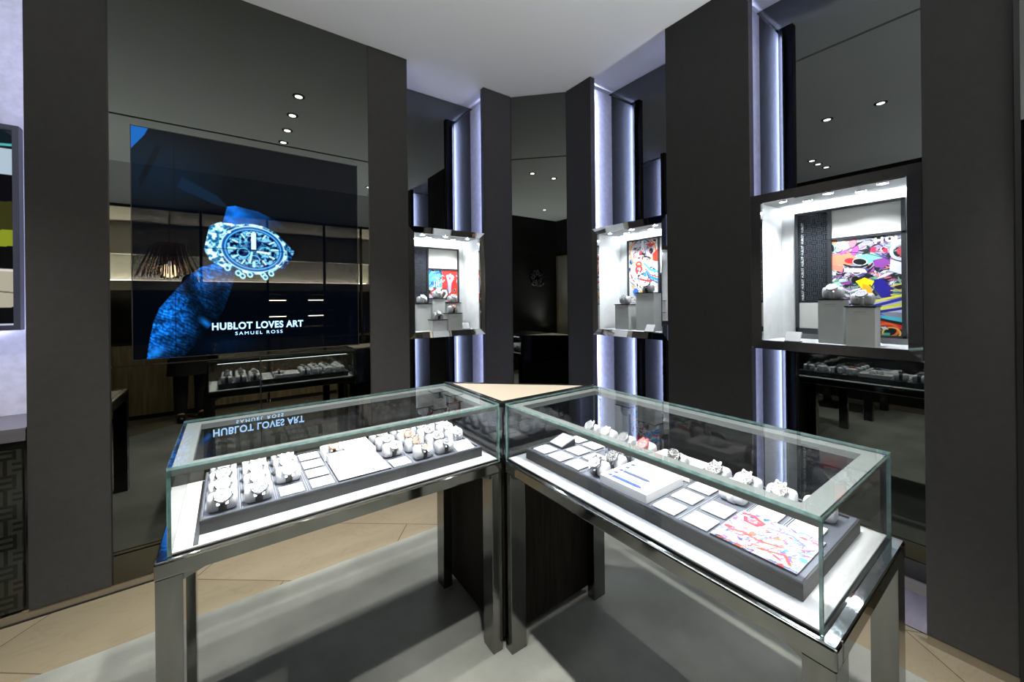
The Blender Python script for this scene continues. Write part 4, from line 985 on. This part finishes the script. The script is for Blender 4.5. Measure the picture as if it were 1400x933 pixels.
for q in range(5):
    for w in range(4): cv.ell(.03+.03*w+.008*q,.38-.035*q+.004*w,.011,.013,(.05,.05,.07)); cv.ell(.03+.03*w+.008*q,.38-.035*q+.004*w,.009,.0105,(.90,.88,.92))
cv.line([(.10,.34),(.15,.325),(.20,.32)],.012,(.85,.15,.15)); cv.poly([(.09,.23),(.115,.255),(.13,.225),(.11,.21)],(.93,.72,.25)); cv.ell(.06,.24,.025,.03,(.25,.45,.80))
pg=paint_grid('painting',cv,(T(0,D-.021,0)[0],1.974,1.236),(0,-1,0),(0,0,1),'art',ar,.004); lc(pg)
zf=y0-.0015
p=pedestal(T,bx,1.850,1.975,.09,.18,zf,1.385,'shorter pale pedestal, window right of the corner')
place_watch('wb',*p,-PI/2,'on the shorter pedestal, window right of corner','on the window pedestals',1.12)
p=pedestal(T,bx,1.650,1.800,.11,.20,zf,1.468,'taller wide pale pedestal, window right of the corner')
place_watch('sw',*p,-PI/2,'on the taller pedestal, window right of corner','on the window pedestals',1.12)
sign(T,bx,1.645,.04,zf,-PI/2,'small blank price card, window right of the corner')

# window 1
T,(b0,b1,y0,y1,D),bx = window_box('L', 1.052, 1.693, 'on the left wall alcove beside the corner')
ar = empty('framed_artwork', T(1.4,D-.02,1.2), 0, 'dark framed artwork with red and blue number twelve graffiti, window left of corner', 'artwork')
u0,u1,v0,v1=1.13,1.592,1.222,1.862
f_=MB(); d0,d1=D-.030,D-.0045
for q in ((u0,u0+.012,v0,v1),(u1-.014,u1,v0,v1),(u0,u1,v1-.012,v1),(u0,u1,v0,v0+.014),(1.302,1.316,v0,v1),(1.31,u1,1.680,1.692)): bx(f_,q[0],q[1],d0,d1,q[2],q[3])
lc(f_.build('frame','frame_dark',ar))
m_=MB(); bx(m_,1.142,1.302,D-.020,D-.006,1.236,1.850); lc(m_.build('maze_strip','maze_dark',ar))
m_=MB(); bx(m_,1.316,1.578,D-.020,D-.006,1.692,1.850); lc(m_.build('upper_panel','cream_panel',ar))
W_,H_=.262,.444
cv=Canvas(W_,H_,200,340,(.85,.85,.88)); rng=np.random.default_rng(44)
cv.poly([(0,.30),(.12,.30),(.12,.444),(0,.444)],(.35,.68,.88)); cv.poly([(.12,.12),(.262,.12),(.262,.444),(.12,.444)],(.86,.20,.16))
cv.graffiti([(.9,.93,.96),(.15,.40,.65),(.55,.80,.92),(.3,.6,.85)],24,rng,.01,.03,(0,.12,.29,.444)); cv.graffiti([(.95,.93,.92),(.80,.12,.12),(.86,.20,.16),(.95,.75,.7)],14,rng,.008,.02,(.12,.262,.2,.444))
cv.graffiti([(.9,.9,.88),(.3,.6,.85),(.9,.65,.2),(.1,.1,.12),(.86,.2,.16),(.4,.5,.45)],60,rng,.010,.026,(0,.262,0,.29))
cv.poly([(.17,.26),(.20,.26),(.205,.33),(.235,.39),(.215,.41),(.19,.36),(.175,.41),(.155,.40),(.17,.34)],(.72,.72,.90)); cv.line([(.155,.402),(.17,.34),(.178,.26)],.004,(.3,.25,.5)); cv.ell(.195,.40,.014,.018,(.80,.78,.92))
for k in range(3): cv.line([(.05+.02*k,.31),(.05+.02*k,.35)],.006,(.9,.95,1))
cv.line([(.03,.252),(.055,.272),(.055,.175)],.036,(.70,.10,.10)); cv.line([(.035,.255),(.057,.268),(.057,.18)],.016,(.95,.93,.92))
two=[(.112,.245),(.125,.272),(.155,.272),(.163,.245),(.140,.215),(.118,.190),(.168,.188)]
cv.line(two,.036,(.10,.16,.12)); cv.line(two,.018,(.92,.93,.90)); cv.poly([(.20,.215),(.26,.20),(.26,.23),(.21,.235)],(.92,.90,.88)); cv.ell(.24,.14,.02,.03,(.9,.75,.2),0,ring=.5)
pg=paint_grid('painting',cv,(1.316,T(0,D-.021,0)[1],1.236),(1,0,0),(0,0,1),'art',ar,.004); lc(pg)
zf=y0-.0015; zL=1.19
for a0,a1,d0,d1,zz,w in ((1.165,1.285,.15,.225,1.405,'back left'),(1.305,1.415,.165,.235,1.445,'back middle, tallest'),(1.432,1.548,.15,.225,1.409,'back right'),(1.253,1.378,.055,.130,1.280,'front left, lowest'),(1.386,1.508,.060,.135,1.327,'front right')):
    p=pedestal(T,bx,a0,a1,d0,d1,zf,zz,'pale stone pedestal, %s of five, window left of corner' % w,side='L')
    place_watch('wb' if 'front' not in w else ('sw' if 'left' in w else 'gd'),*p,0,'on the %s pedestal, window left of corner' % w.replace(', lowest','').replace(', tallest',''),'on the window pedestals',1.05)
sign(T,bx,1.553,.06,zf,0,'small blank price card, window left of the corner',.03)

# ------------------------------------------------------------------ side table behind on the left (seen in the mirror)
tb = empty('side_table', (-1.02,1.56,0), 0, 'dark framed table with pale inset top, seen only in the screen wall mirror', 'table')
lc(MB().box(-1.40,-.64,1.235,1.265,.70,.77).box(-1.40,-.64,1.855,1.885,.70,.77).box(-1.40,-1.37,1.265,1.855,.70,.77).box(-.67,-.64,1.265,1.855,.70,.77).build('frame','black_gloss',tb,.002))
lc(box(-1.37,-.67,1.265,1.855,.725,.766).build('top_inset','cream',tb))
for x in (-1.40,-.715):
    for y in (1.235,1.81): lc(box(x,x+.075,y,y+.075,.004,.70).build('leg','black_gloss',tb))

# ------------------------------------------------------------------ person in dark clothes (seen in the screen wall mirror)
def skin_chain(name, pts, edges, radii, mat, parent, sub=2, root=0):
    me = bpy.data.meshes.new(name); me.from_pydata(pts, edges, []); me.update()
    o = bpy.data.objects.new(name, me); COL.objects.link(o); o.parent = parent
    me.materials.append(M[mat])
    o.modifiers.new('skin','SKIN'); 
    if not me.skin_vertices:
        bpy.context.view_layer.objects.active = o; o.select_set(True)
        bpy.ops.mesh.customdata_skin_add() if False else None
    sv = me.skin_vertices[0].data if me.skin_vertices else None
    return o, sv
def body_mesh(name, pts, edges, radii, mat, parent, sub=2, root=0):
    # bmesh route: the skin layer is created together with the mesh
    bm = bmesh.new(); lay = bm.verts.layers.skin.verify()
    vs = [bm.verts.new(p) for p in pts]
    for v,r in zip(vs, radii): v[lay].radius = r if isinstance(r, tuple) else (r, r)
    vs[root][lay].use_root = True
    for a_,b_ in edges: bm.edges.new((vs[a_], vs[b_]))
    me = bpy.data.meshes.new(name); bm.to_mesh(me); bm.free()
    o = bpy.data.objects.new(name, me); COL.objects.link(o); o.parent = parent
    o.modifiers.new('skin','SKIN'); s_ = o.modifiers.new('subdivision','SUBSURF'); s_.levels = sub; s_.render_levels = sub
    bpy.context.view_layer.update()
    m2 = bpy.data.meshes.new_from_object(o.evaluated_get(bpy.context.evaluated_depsgraph_get()))
    o.modifiers.clear(); o.data = m2; m2.materials.clear(); m2.materials.append(M[mat])
    for p in m2.polygons: p.use_smooth = True
    return o
pr = empty('person', (-.39,-.80,.004), math.radians(170), 'standing person in a dark knee length coat and dark trousers, reflected below the screen', 'person')
# local frame: facing -y, x to the person's left
pts = [(0,0,.95),(0,0,1.10),(0,0,1.28),(0,.01,1.42),(0,.01,1.50),(0,-.005,1.60),(0,-.01,1.70),
       (.09,0,.90),(.10,-.005,.50),(.10,.02,.09),(.105,-.08,.035),(.11,-.15,.025),
       (-.09,0,.90),(-.10,-.005,.50),(-.10,.02,.09),(-.105,-.08,.035),(-.11,-.15,.025),
       (.17,.01,1.42),(.22,.02,1.15),(.23,-.06,.92),(.23,-.085,.86),
       (-.17,.01,1.42),(-.22,.02,1.15),(-.23,-.06,.92),(-.23,-.085,.86)]
edges=[(0,1),(1,2),(2,3),(3,4),(4,5),(5,6),(0,7),(7,8),(8,9),(9,10),(10,11),(0,12),(12,13),(13,14),(14,15),(15,16),(3,17),(17,18),(18,19),(19,20),(3,21),(21,22),(22,23),(23,24)]
rad=[(.14,.10),(.13,.095),(.15,.10),(.10,.08),.055,(.072,.085),(.068,.08),
     (.085,.09),.06,.042,(.042,.035),(.035,.022),(.085,.09),.06,.042,(.042,.035),(.035,.022),
     .055,.043,.032,(.034,.018),.055,.043,.032,(.034,.018)]
body = body_mesh('body', pts, edges, rad, 'skin', pr)
# fingers and thumbs merged as hand pieces
for sx in (1,-1):
    P_=[]; E_=[]; R_=[]
    hx,hy,hz = .23*sx,-.095,.845
    P_.append((hx,hy,hz+.02)); R_.append(.014)
    for k,(dy,ln) in enumerate(((-.026,.065),(-.009,.075),(.009,.070),(.025,.055))):
        b_=len(P_); P_+= [(hx,hy+dy,hz-.01),(hx-.004*sx,hy+dy-.003,hz-.01-ln*.5),(hx-.014*sx,hy+dy-.006,hz-.01-ln)]; R_+=[.009,.0085,.0075]; E_+=[(0,b_),(b_,b_+1),(b_+1,b_+2)]
    b_=len(P_); P_+=[(hx-.008*sx,hy-.034,hz+.01),(hx-.018*sx,hy-.050,hz-.02),(hx-.020*sx,hy-.055,hz-.045)]; R_+=[.011,.010,.009]; E_+=[(0,b_),(b_,b_+1),(b_+1,b_+2)]
    body_mesh('hand', P_, E_, R_, 'skin', body, 1)
# head details
hd = MB(); 
def ball(mb, c, r, n=16, m=10, k=(1,1,1)):
    prof=[(max(1e-4,r*math.sin(PI*j/m)), -r*math.cos(PI*j/m)) for j in range(m+1)]
    return mb.lathe(prof,n,0,Matrix.Translation(c) @ Matrix.Diagonal((k[0],k[1],k[2],1)),caps=False)
ball(MB(),(0,-.012,1.655),.1,20,14,(.78,.92,1.12)).build('head','skin',pr)
ball(ball(MB(),(.032,-.098,1.665),.011),(-.032,-.098,1.665),.011).build('eyes','white',pr)
MB().lathe([(.014,0),(.006,.045)],8,0,Matrix.Translation((0,-.103,1.625))).build('nose','skin',pr)
ball(MB(),(0,-.092,1.598),.02,12,8,(1.2,.5,.35)).build('mouth','red_case',pr)
ball(ball(MB(),(.079,-.005,1.65),.02,10,8,(.4,.8,1.3)),(-.079,-.005,1.65),.02,10,8,(.4,.8,1.3)).build('ears','skin',pr)
ball(MB(),(0,.010,1.685),.102,20,14,(.82,.92,1.0)).build('hair','hair',pr)
def ringskin(name, rings, mat, parent, n=24):   # rings: (cx,cy,z,rx,ry)
    v=[];f=[]
    for cx,cy,z,rx,ry in rings: v+=[(cx+rx*math.cos(2*PI*k/n),cy+ry*math.sin(2*PI*k/n),z) for k in range(n)]
    for j in range(len(rings)-1):
        for k in range(n): a_=j*n+k; b_=j*n+(k+1)%n; f.append((a_,b_,b_+n,a_+n))
    return MB().add(v,f,0,True).build(name,mat,parent)
ringskin('coat',[(0,0,.56,.235,.185),(0,0,.60,.23,.18),(0,0,.80,.215,.165),(0,0,1.02,.185,.135),(0,0,1.25,.20,.135),(0,.005,1.40,.205,.12),(0,.01,1.47,.12,.085),(0,.01,1.515,.075,.07)],'coat',pr)
for sx in (1,-1):
    body_mesh('sleeve',[(.15*sx,.01,1.415),(.215*sx,.015,1.30),(.235*sx,.02,1.15),(.242*sx,-.05,.95),(.243*sx,-.065,.91)],[(0,1),(1,2),(2,3),(3,4)],[.075,.068,.060,.050,.050],'coat',pr,2)
    body_mesh('trouser_leg',[(.09*sx,0,.88),(.10*sx,-.005,.50),(.10*sx,.02,.12),(.10*sx,.02,.07)],[(0,1),(1,2),(2,3)],[.105,.078,.068,.068],'coat',pr,2)
    body_mesh('shoe',[(.10*sx,.05,.042),(.105*sx,-.06,.045),(.11*sx,-.15,.035),(.112*sx,-.18,.03)],[(0,1),(1,2),(2,3)],[.046,.048,.042,.03],'shoe',pr,2)

# ------------------------------------------------------------------ camera, world, render look
th, ro, f_, hy = .9471, -.0107, 537.1, 411.26
cam = bpy.data.cameras.new('camera'); co = bpy.data.objects.new('camera', cam); COL.objects.link(co)
fw = Vector((math.cos(th), math.sin(th), 0)); r_ = Vector((math.sin(th), -math.cos(th), 0)); u_ = Vector((0,0,1))
r2 = r_*math.cos(ro)+u_*math.sin(ro); u2 = -r_*math.sin(ro)+u_*math.cos(ro)
co.matrix_world = Matrix(((r2.x,u2.x,-fw.x,0),(r2.y,u2.y,-fw.y,0),(r2.z,u2.z,-fw.z,1.42),(0,0,0,1)))
cam.sensor_width = 36; cam.sensor_fit = 'HORIZONTAL'; cam.lens = f_/1400*36; cam.shift_y = -(466.5-hy)/1400; cam.clip_start = .02
S.camera = co
w = bpy.data.worlds.new('world'); S.world = w; w.use_nodes = True
w.node_tree.nodes['Background'].inputs[0].default_value = (.5,.55,.6,1); w.node_tree.nodes['Background'].inputs[1].default_value = .02
S.view_settings.view_transform = 'Standard'; S.view_settings.look = 'None'; S.view_settings.exposure = 0; S.view_settings.gamma = 1; S.view_settings.use_curve_mapping = False
try:
    c = S.cycles; c.use_denoising = True; c.max_bounces = 10; c.glossy_bounces = 6; c.transparent_max_bounces = 24; c.diffuse_bounces = 4; c.sample_clamp_indirect = 4.; c.caustics_reflective = False; c.caustics_refractive = False
except Exception: pass
